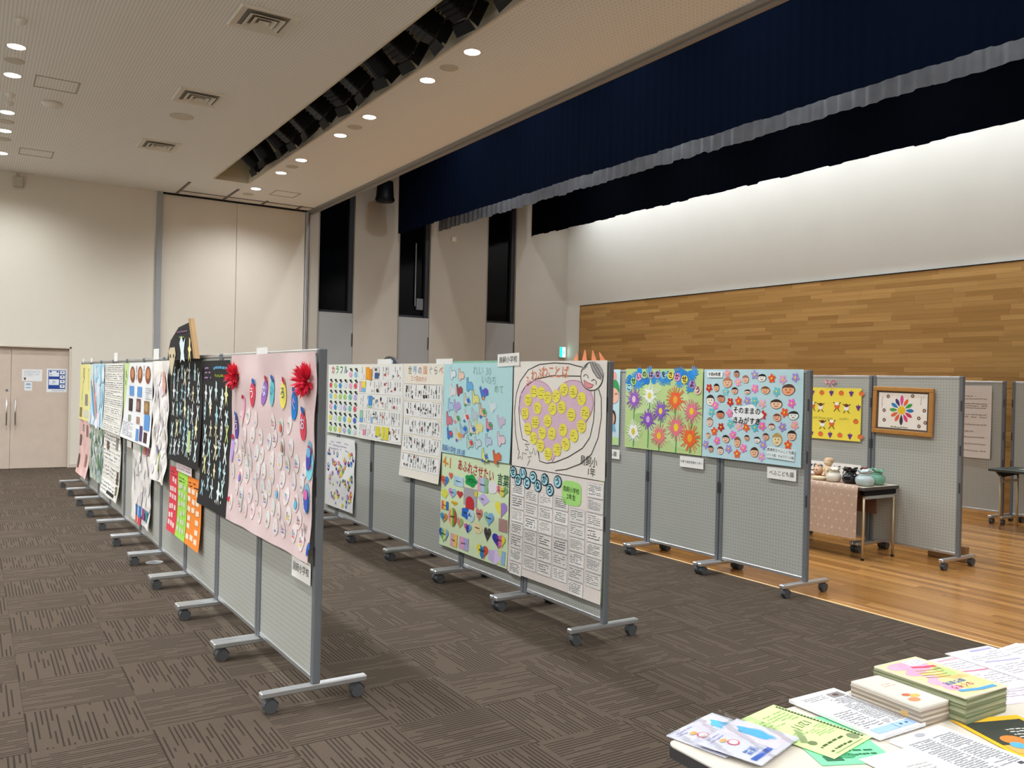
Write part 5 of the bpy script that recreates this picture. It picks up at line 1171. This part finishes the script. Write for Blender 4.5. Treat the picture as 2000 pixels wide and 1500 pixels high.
MB().box(-.06, .06, -.125, .125, .012, .032, .004).build('board', plain('stand_wood', '#a9683a', .5, 0, .1), t); [MB().box(-.05, .05, s*.1-.01, s*.1+.01, 0, .012).build('foot', plain('stand_wood', '#a9683a', .5), t) for s in (-1, 1)]
def figurine(x, y, h, lab, seed, arms):
    t = empty('clay_figurine', (x, y, TZ+.0385)); tag(t, lab, 'figurine'); cl = plain('cream_clay', '#e2c8a4', .45, 0, .08, 30)
    if arms:
        MB().lathe([(0, 0), (.036, 0), (.046, .02), (.044, .06), (.034, h*.5), (.03, h*.58), (.0, h*.62)], 20).build('body', cl, t, True)
        MB().lathe([(0, 0), (.03, .008), (.046, .03), (.048, .055), (.036, .078), (.0, .086)], 20, Matrix.Translation((0, 0, h*.55))).build('head', cl, t, True)
        MB().lathe([(.0, 0), (.05, -.002), (.055, .02), (.03, .045), (.0, .05)], 20, Matrix.Translation((.008, 0, h*.55+.045))).build('hood', plain('tan_clay', '#cfa988', .5, 0, .08, 30), t, True)
        for s in (-1, 1): MB().tube((-.02, s*.035, h*.5), (-.05, s*.02, h*.3), .011, 10, .009).build('arm', cl, t, True)
    else:
        MB().lathe([(0, 0), (.03, 0), (.048, .025), (.052, .055), (.042, .085), (.0, .098)], 20).build('body', plain('tan_clay', '#cfa988', .5, 0, .08, 30), t, True)
        MB().lathe([(0, 0), (.02, .004), (.018, .018), (.006, .028), (0, .028)], 14, Matrix.Translation((0, 0, .096))).build('knob', plain('tan_clay', '#cfa988', .5), t, True)
        for s in (-1, 1): MB().tube((-.045, s*.015, .06), (-.051, s*.015, .06), .006, 8).build('eye', plain('clay_dark', '#5a4030', .5), t)
figurine(7.70, 5.80, .19, 'standing cream clay child figurine with a hood', 1, True)
figurine(7.70, 5.925, .12, 'round tan clay figurine with a small knob on top', 2, False)
t = empty('shallow_dish', (7.55, 5.80, TZ+.0055)); tag(t, 'shallow wavy rimmed cream dish in front of the figurines', 'dish')
V = []; n = 36
for i in range(n):
    a = 2*PI*i/n; wv = 1+.06*math.sin(7*a)
    for (r0, z) in ((0, .003), (.055, 0), (.075, .012), (.088*wv, .035), (.080*wv, .036), (.06, .012), (0, .008)): V.append((r0*math.cos(a)*.7, r0*math.sin(a), z))
MB().add(V, [(i*7+k, ((i+1) % n)*7+k, ((i+1) % n)*7+k+1, i*7+k+1) for i in range(n) for k in range(6)]).build('bowl', plain('cream_glaze', '#e0d4b4', .3, 0, .06, 30), t, True)
for (x, y, lb) in ((7.50, 6.10, 'small white caption card lying on the pottery table beyond the dish'), (7.48, 5.98, 'narrow grey caption card at the front of the pottery table')):
    o = MB().box(-.03, .03, -.07, .07, 0, .002).build('caption_card', paper('#d9d5cc')); o.location = (x, y, TZ+.0055); tag(o, lb, 'card')
S = Sheet('table_banner', 'long white handwritten banner leaning behind the pottery', 'banner', (7.965, 6.75, .893), -PI/2, 1.16, .15, '#ece9e4', amp=.001, seed=75)
S.piece('lettering', lambda q: [q.text(ch, .40+.105*k, .03, .095, '#1f1d1d', 2, 0, 1, .012) for k, ch in enumerate('ひびきはばたき')])
# block behind the near stage panel
t = tag(MB().box(8.34, 8.40, 4.66, 5.06, .0, .16, .006).build('wooden_block', plain('brown_block', '#8d6b45', .6, 0, .1, 12)), 'low brown wooden block on the floor behind the framed picture panel', 'block')
# rear table
t = empty('side_table', (11.0, 5.0, 0)); tag(t, 'dark green topped folding table at the back of the stage', 'table')
MB().box(-.32, .27, -.72, .72, .72, .755, .006).build('table_top', plain('dark_green_top', '#3a4240', .4), t)
for s in (-1, 1):
    for x in (-.21, .20): lg = MB().tube((x, s*.62, .0), (x, s*.62, .68), .014, 12).build('leg', PALE, t, True)
    MB().box(-.21, .20, s*.62-.01, s*.62+.01, .58, .61, .003).build('leg_rail', PALE, t)
    mb = MB(); mb.add([(-.30, s*.62-.02, .72), (.2, s*.62-.02, .72), (.2, s*.62-.02, .67), (-.19, s*.62-.02, .65), (-.30, s*.62+.02, .72), (.2, s*.62+.02, .72), (.2, s*.62+.02, .67), (-.19, s*.62+.02, .65)], [(0, 1, 2, 3), (7, 6, 5, 4), (0, 4, 5, 1), (1, 5, 6, 2), (2, 6, 7, 3), (3, 7, 4, 0)]); mb.build('leg_bracket', BLACK, t)
t = empty('open_book', (10.98, 5.30, .7555)); tag(t, 'open white book lying on the dark green table', 'book')
for s in (-1, 1):
    V = []; F = []
    for i in range(7):
        a = i/6; zz = .006+.014*math.sin(PI*a)**.7*(1-a*.6); V += [(-.1, s*a*.15, zz), (.1, s*a*.15, zz), (-.1, s*a*.15, 0), (.1, s*a*.15, 0)]
    F = [(4*i+j, 4*i+k, 4*i+4+k, 4*i+4+j) for i in range(6) for j, k in ((0, 1), (2, 0), (1, 3), (3, 2))]+[(24, 25, 27, 26), (0, 2, 3, 1)]
    MB().add(V, F).build('page_block', paper('#d6dad4'), t)
# floor bits
t = tag(MB().lathe([(0, .006), (.06, .006), (.072, .003), (.075, 0)], 28).build('floor_outlet', ALU, None, True), 'round metal floor outlet cover in the carpet by the panel feet', 'floor outlet'); t.location = (1.42, 8.14, .0005)
o = MB().box(-.05, .05, -.02, .02, 0, .0012).build('tape_mark', plain('green_tape', '#6f8a7c', .7)); o.location = (1.86, 2.98, .0004); o.rotation_euler = (0, 0, .6); tag(o, 'small scrap of green tape stuck on the carpet', 'tape')

# papers on the door
def door_sheet(x0, x1, z1, z0, lab, fn):
    S = Sheet('door_notice', lab, 'notice', (x0, WY+.054, z1), 0, x1-x0, z1-z0, '#e4e6e8', amp=.0004, nx=3, ny=3, lift=.001); S.piece('print', fn)
door_sheet(.74, 1.045, 1.715, 1.51, 'white landscape notice on the door leaf', lambda q: (q.scrib(.03, .02, .25, .10, 5, '#a3a6ac', 1.5, rr, .8), q.rect(.03, .14, .03, .045, '#6a5a50', 1.5)))
door_sheet(.78, .895, 1.495, 1.347, 'small white wifi notice under the landscape notice', lambda q: ([q.line([(.0575+r*math.cos(a), .065-r*math.sin(a)*.8) for a in [PI*.2+PI*.6*k/8 for k in range(9)]], .008, '#4a88c0', 1.5) for r in (.018, .034, .05)], q.rect(.02, .09, .075, .012, '#5a90c4', 1.5)))
def blue_notice(q):
    B = '#2c4a94'; q.rect(.025, .025, .265, .33, B, 1.2)
    q.rect(.035, .035, .155, .10, '#dfe4ea', 1.6); q.rect(.035, .185, .155, .10, '#dfe4ea', 1.6)
    for k in range(4): q.rect(.205, .035+.08*k, .075, .06, '#dfe4ea', 1.6); q.ell(.242, .06+.08*k, .015, .012, '#4a5a80', 2, 0, 8)
    q.rect(.045, .04, .03, .025, B, 2); q.rect(.15, .04, .03, .025, B, 2); q.line([(.09, .21), (.135, .25)], .006, B, 2); q.line([(.135, .21), (.09, .25)], .006, B, 2); q.scrib(.05, .09, .12, .03, 1, '#6a7aa0', 2, rr, .8); q.scrib(.05, .25, .12, .02, 1, '#6a7aa0', 2, rr, .8); q.scrib(.08, .375, .2, .02, 1, '#5a6a90', 1.5, rr, .8)
door_sheet(1.115, 1.43, 1.735, 1.325, 'tall blue and white notice on the door leaf', blue_notice)

# ------------------------------------------------------------------ foreground table with leaflets
FZ = .725
t = empty('leaflet_table', (2.55, 1.42, 0)); tag(t, 'cream topped folding table strewn with leaflets', 'table')
def rounded(x0, x1, y0, y1, z0, z1, r, mb):
    P = []
    for cx, cy, a0 in ((x1-r, y1-r, 0), (x0+r, y1-r, PI/2), (x0+r, y0+r, PI), (x1-r, y0+r, 1.5*PI)):
        for k in range(7): a = a0+PI/2*k/6; P.append((cx+r*math.cos(a), cy+r*math.sin(a)))
    n = len(P); V = [(x, y, z) for z in (z0, z1) for x, y in P]
    return mb.add(V, [tuple(range(n-1, -1, -1)), tuple(range(n, 2*n))]+[(i, (i+1) % n, n+(i+1) % n, n+i) for i in range(n)])
rounded(-.935, .935, -.305, .295, FZ-.004, FZ, .03, MB()).build('top_surface', TABLEW, t)
rounded(-.937, .937, -.307, .297, FZ-.034, FZ-.004, .032, MB()).build('edge_band', plain('charcoal_edge', '#3a3a3c', .5), t)
for s in (-1, 1):
    mb = MB(); x = s*.82
    mb.add([(x-.02, -.27, FZ-.034), (x-.02, .27, FZ-.034), (x-.02, .18, FZ-.10), (x-.02, -.18, FZ-.10), (x+.02, -.27, FZ-.034), (x+.02, .27, FZ-.034), (x+.02, .18, FZ-.10), (x+.02, -.18, FZ-.10)], [(0, 1, 2, 3), (7, 6, 5, 4), (0, 4, 5, 1), (1, 5, 6, 2), (2, 6, 7, 3), (3, 7, 4, 0)]); mb.build('leg_bracket', BLACK, t)
    for y in (-.2, .2): MB().tube((x, y, 0), (x, y, FZ-.09), .0145, 12).build('leg', PALE, t, True)
def leaflet(cx, cy, w_, h_, rz, col, lab, z=0, th=.0015, amp=.0008, seed=1, name='leaflet', cat='leaflet', group=None, lift=.0):
    """flat sheet; local +x right, local +y up the page; rz turns the page on the table"""
    c, s = math.cos(rz), math.sin(rz); ox_, oy_ = cx-(w_/2*c+h_/2*s), cy-(w_/2*s-h_/2*c)
    S = Sheet(name, lab, cat, (ox_, oy_, FZ+z+th), rz, w_, h_, col, amp=amp, seed=seed, flat=True, th=th, lift=lift+.0003, nx=8, ny=10, group=group)
    return S
rf = random.Random(9)
# page tops face the camera side (seen upside down)
A4w, A4h = .215, .305
S = leaflet(2.03, 1.50, A4w, A4h, PI-.42, '#7fdca2', 'mint green leaflet lying under the lime leaflet', 0, .001, seed=2)
S.piece('print', lambda q: (q.scrib(.03, .04, .12, .05, 2, '#2f6a48', 1, rf, .9), q.scrib(.03, .11, .15, .12, 6, '#4a9a6c', 1, rf, .8), q.rect(.14, .02, .05, .03, '#3a6a50', 1), q.ell(.12, .05, .025, .018, '#4a9a6c', 1)))
S = leaflet(2.005, 1.578, A4w, A4h, PI+.17, '#cdeb9e', 'lime green leaflet dated 12/11 with a dotted black border', .0035, .001, seed=3)
def lime(q):
    K = '#4d5c38'
    q.rect(.006, .02, .010, .27, '#38402c', 1)
    for k in range(26): q.rect(.008, .025+.0102*k, .006, .004, '#c3dc98', 1.4)
    q.text('12/11', .035, .15, .040, '#5d6a44', 1, 0, .95); q.scrib(.11, .125, .07, .03, 2, '#8aa066', 1, rf, .8); q.scrib(.03, .20, .15, .07, 5, '#9ab878', 1, rf, .8)
    q.scrib(.02, .085, .09, .06, 6, '#9ab878', 1, rf, .9); q.scrib(.06, .045, .12, .022, 1, K, 1, rf, .95); q.scrib(.07, .016, .11, .02, 1, K, 1, rf, .95); q.ell(.035, .038, .018, .018, '#7d8a66', 1)
    q.line([(.12, .16), (.16, .12), (.185, .10)], .02, '#8a9a70', 1); q.ell(.17, .085, .014, .012, '#6d7a54', 1.5); q.rect(.03, .01, .15, .004, '#98a878', 1)
S.piece('print', lime)
def newsprint(q, blue=True, pic=True):
    q.scrib(.02, .06, .08, .20, 16, '#b3b2b0', 1, rf, .9, th=.4); q.scrib(.115, .06, .085, .20, 16, '#b3b2b0', 1, rf, .9, th=.4)
    if pic: q.rect(.135, .255, .055, .03, '#8d8684', 1.5); q.ell(.16, .27, .015, .009, '#5d4a48', 2)
    if blue:
        q.rect(.015, .012, .18, .035, '#9fbce2', 1); q.line([(.10, .012), (.10, .047)], .002, '#5a7ab0', 1.5)
        for k in range(3): q.ell(.04+.025*k, .03, .005, .005, '#4a5a88', 1.5, 0, 8)
S = leaflet(2.243, 1.575, A4w-.005, A4h+.01, PI-.02, '#e2e2e6', 'pad of white newsletters with a blue panel', .0045, .010, seed=4)
S.piece('print', lambda q: (q.scrib(.02, .05, .085, .20, 24, '#949395', 1, rf, .95, th=.55), q.scrib(.115, .05, .085, .12, 10, '#8f8e90', 1, rf, .9, th=.4), q.rect(.02, .255, .055, .032, '#8d8684', 1.5), q.ell(.05, .27, .012, .008, '#5d4a48', 2), q.scrib(.09, .26, .1, .03, 3, '#8f8e90', 1, rf, .9), q.rect(.015, .012, .18, .032, '#9fbce2', 1), q.line([(.10, .012), (.10, .044)], .002, '#5a7ab0', 1.5), q.ell(.05, .028, .005, .005, '#4a5a88', 2, 0, 8), q.ell(.075, .028, .005, .005, '#4a5a88', 2, 0, 8)))
S = leaflet(2.262, 1.262, A4w+.01, A4h-.03, PI-.04, '#dfdfe3', 'pad of white text-only newsletters near the orange leaflet', .0005, .008, seed=5)
S.piece('print', lambda q: (q.scrib(.02, .03, .09, .20, 22, '#969597', 1, rf, .95, th=.55), q.scrib(.12, .03, .09, .20, 22, '#969597', 1, rf, .95, th=.55), q.ell(.12, .255, .02, .01, '#a8a8ac', 1), q.rect(.03, .015, .02, .012, '#4a4a50', 1)))
S = leaflet(2.06, 1.245, A4w-.03, A4h-.06, PI-.12, '#e2dfde', 'white leaflet with small brown drawings beside the text newsletters', .002, .0012, seed=6)
S.piece('print', lambda q: (q.rect(.03, .02, .02, .01, '#6d6664', 1), q.rect(.12, .015, .03, .012, '#9a9896', 1), q.ell(.09, .06, .014, .01, '#7a4a44', 1), q.ell(.05, .09, .02, .01, '#b08a70', 1), q.scrib(.03, .11, .12, .06, 4, '#b0aeac', 1, rf, .8)))
S = leaflet(2.52, 1.225, A4w+.02, A4h, PI-.33, '#f0b62e', 'orange leaflet with a blackboard panel and a white text strip', .0005, .0015, seed=7)
S.piece('print', lambda q: (q.rect(.02, .02, .17, .035, '#f0ece4', 1), q.scrib(.03, .025, .15, .025, 2, '#8a88a8', 1.6, rf, .95), q.rect(.02, .07, .2, .05, '#eaa860', 1), q.rect(.02, .125, .2, .15, '#3c4038', 1), q.scrib(.03, .14, .1, .08, 5, '#d8d8d0', 1.6, rf, .9), q.ell(.165, .15, .035, .028, '#d8803c', 1.6), q.ell(.18, .115, .022, .02, '#5aa8dc', 2)))
# stacked booklets
def booklet_stack(cx, cy, w_, h_, n, t1, base_label, top_label, col, edge, grp, rz0, topfn, spread, z=0):
    for k in range(n):
        top = k == n-1; a = rz0+rf.uniform(-1, 1)*spread*2.2
        o_ = leaflet(cx+rf.uniform(-1, 1)*spread*.12, cy+rf.uniform(-1, 1)*spread*.12, w_, h_, a, col if top else edge[k % len(edge)], top_label if top else base_label, z+k*t1, t1*.93, amp=.0001 if not top else .0006, seed=20+k, name='booklet', cat='booklet', group=None if top else grp)
        if top: o_.piece('print', topfn)
def tan_cover(q): q.rect(.008, .01, .114, .22, '#d6cec2', .6); q.ell(.04, .19, .022, .014, '#d88a60', 1); q.ell(.07, .17, .02, .012, '#d8b060', 1.2); q.ell(.05, .155, .016, .01, '#c06a50', 1.3); q.ell(.09, .19, .03, .02, '#c8ccd0', .9); q.scrib(.03, .06, .07, .03, 2, '#c8a898', 1, rf, .8)
booklet_stack(2.397, 1.535, .132, .238, 9, .0068, 'tan booklet in the banded stack under its pale cover', 'pale covered booklet on top of the banded tan stack', '#d6d0c6', ['#8f8272', '#b5a898', '#94877a', '#c3b8aa'], 'tan booklets', -.03, tan_cover, .012)
o = MB().box(-.0665-.0015, -.0665, -.012, .012, 0, .05).build('paper_band', paper('#c9a46a')); o.location = (2.397, 1.47, FZ+.006); o.rotation_euler = (0, 0, -.03); tag(o, 'short tan paper band on the side of the banded booklet stack', 'paper band')
def pastel(q):
    q.rect(.004, .004, .207, .297, '#e8cf9e', .3)
    for _ in range(60): x_, y_ = rf.uniform(.045, .17), rf.uniform(.04, .265); q.ell(x_, y_, rf.uniform(.02, .042), rf.uniform(.02, .036), rf.choice(['#e4aac0', '#e6a2bc'] if y_ > .2 or x_ > .14 else (['#b8d084', '#ccd490'] if x_ < .06 else ['#e8c47a', '#e6b47a', '#ead094'])), .5+rf.random()*.4, 0, 14)
    q.rect(.02, .245, .085, .045, '#f0eef2', 1.2); q.scrib(.025, .25, .075, .035, 4, '#8a90b8', 1.5, rf, .9)
    q.line([(.03, .215), (.075, .222), (.12, .238)], .014, '#e0506a', 1.4)
    for k in range(4): q.line([(.04+.01*k, .19-.018*k), (.09+.01*k, .196-.018*k), (.14+.008*k, .21-.018*k)], .004, '#9a8a3a', 1.4)
    q.text('なくそう', .075, .052, .026, '#a82a48', 1.6, PI*0, 1, .01)
    q.text('部落差別', .07, .083, .024, '#2f78ac', 1.6, 0, 1, .012)
    q.line([(.03, .02), (.10, .022), (.18, .04)], .016, '#5a9cd4', 1.5)
pastel_flip = lambda q: pastel(q)
booklet_stack(2.572, 1.515, A4w, A4h, 17, .0049, 'green edged booklet in the tall stack under the pastel cover', 'pastel covered booklet on top of the tall stack', '#e3d8c4', ['#8b9170', '#7a8262', '#a5a88a', '#969a7c', '#707858'], 'booklets in the tall stack', PI-.02, pastel_flip, .012)
# papers on the right of the table
for k, (cx, cy, rz, col, lb, z) in enumerate(((2.86, 1.52, PI-.25, '#e0d3dc', 'white and pink paper fanned out beside the tall booklet stack', .0), (2.93, 1.60, PI-.12, '#e2dee0', 'white newsletter with pink headings behind the tall booklet stack', .004), (3.14, 1.60, PI-.1, '#e0dde1', 'white newsletter with a lilac heading at the table\'s far edge', .008), (3.33, 1.56, PI+.05, '#e0dfde', 'plain white newsletter beyond the lilac headed one', .0))):
    S = leaflet(cx, cy, A4w+.03, A4h, rz, col, lb, z, .003, seed=40+k)
    S.piece('print', lambda q: (q.scrib(.02, .04, .2, .1, 6, '#b8b4bc', 1, rf, .9), q.line([(.03, .16), (.1, .165), (.2, .18)], .010, ['#e090a8', '#e08098', '#b8b0d8', '#c8c8c8'][k], 1), q.scrib(.02, .19, .2, .07, 4, '#c0bcc4', 1, rf, .9), q.rect(.02, .275, .12, .012, ['#e8b0c0', '#e8a8b8', '#b0a8d8', '#d0d0d0'][k], 1)))
# pair of clear bags with a leaflet inside each
def poly_bag(cx, cy, rz, lab, z):
    S = leaflet(cx, cy, .235, .185, rz, '#d2d4e4', lab, z, .003, amp=.002, seed=int(cx*100), name='bagged_leaflet', cat='leaflet')
    S.piece('print', lambda q: (q.rect(.115, .01, .10, .16, '#dad3e2', .6), q.star(shape('c', .175, .085, .026, .055), '#5ab0dc', 1.2, (.175, .085)), q.ell(.075, .07, .020, .016, '#d8506a', 1.2), q.ell(.075, .07, .015, .012, '#f4ecec', 1.5), q.ell(.065, .045, .014, .008, '#e8a868', 1.4), q.text('普通', .03, .115, .028, '#4a74b8', 1.3, PI/2*0, 1, .01), q.rect(.01, .15, .10, .016, '#3f62b8', 1.2), q.scrib(.02, .01, .08, .025, 2, '#a8a4d0', 1.2, rf, .8)))
    k = N('clear_film'); k.b.inputs['Base Color'].default_value = (1, 1, 1, 1); k.b.inputs['Roughness'].default_value = .08; k.b.inputs['Transmission Weight'].default_value = 1; k.b.inputs['IOR'].default_value = 1.05; k.b.inputs['Alpha'].default_value = .35
    V = []; nx, ny = 16, 12; q0 = random.Random(int(cx*77))
    for j in range(ny+1):
        for i in range(nx+1): V.append((-.01+.27*i/nx, .008-.205*j/ny, .0055+.0035*math.sin(i*.9+j*.5)+q0.uniform(0, .0015)))
    MB().add(V, [(j*(nx+1)+i, j*(nx+1)+i+1, (j+1)*(nx+1)+i+1, (j+1)*(nx+1)+i) for j in range(ny) for i in range(nx)]).build('clear_sleeve', k.m, S.root, True)
poly_bag(1.775, 1.675, .22, 'leaflet in a clear bag at the table corner', .0005)
poly_bag(1.795, 1.585, .28, 'leaflet in a clear bag lying over the other bag', .0125)
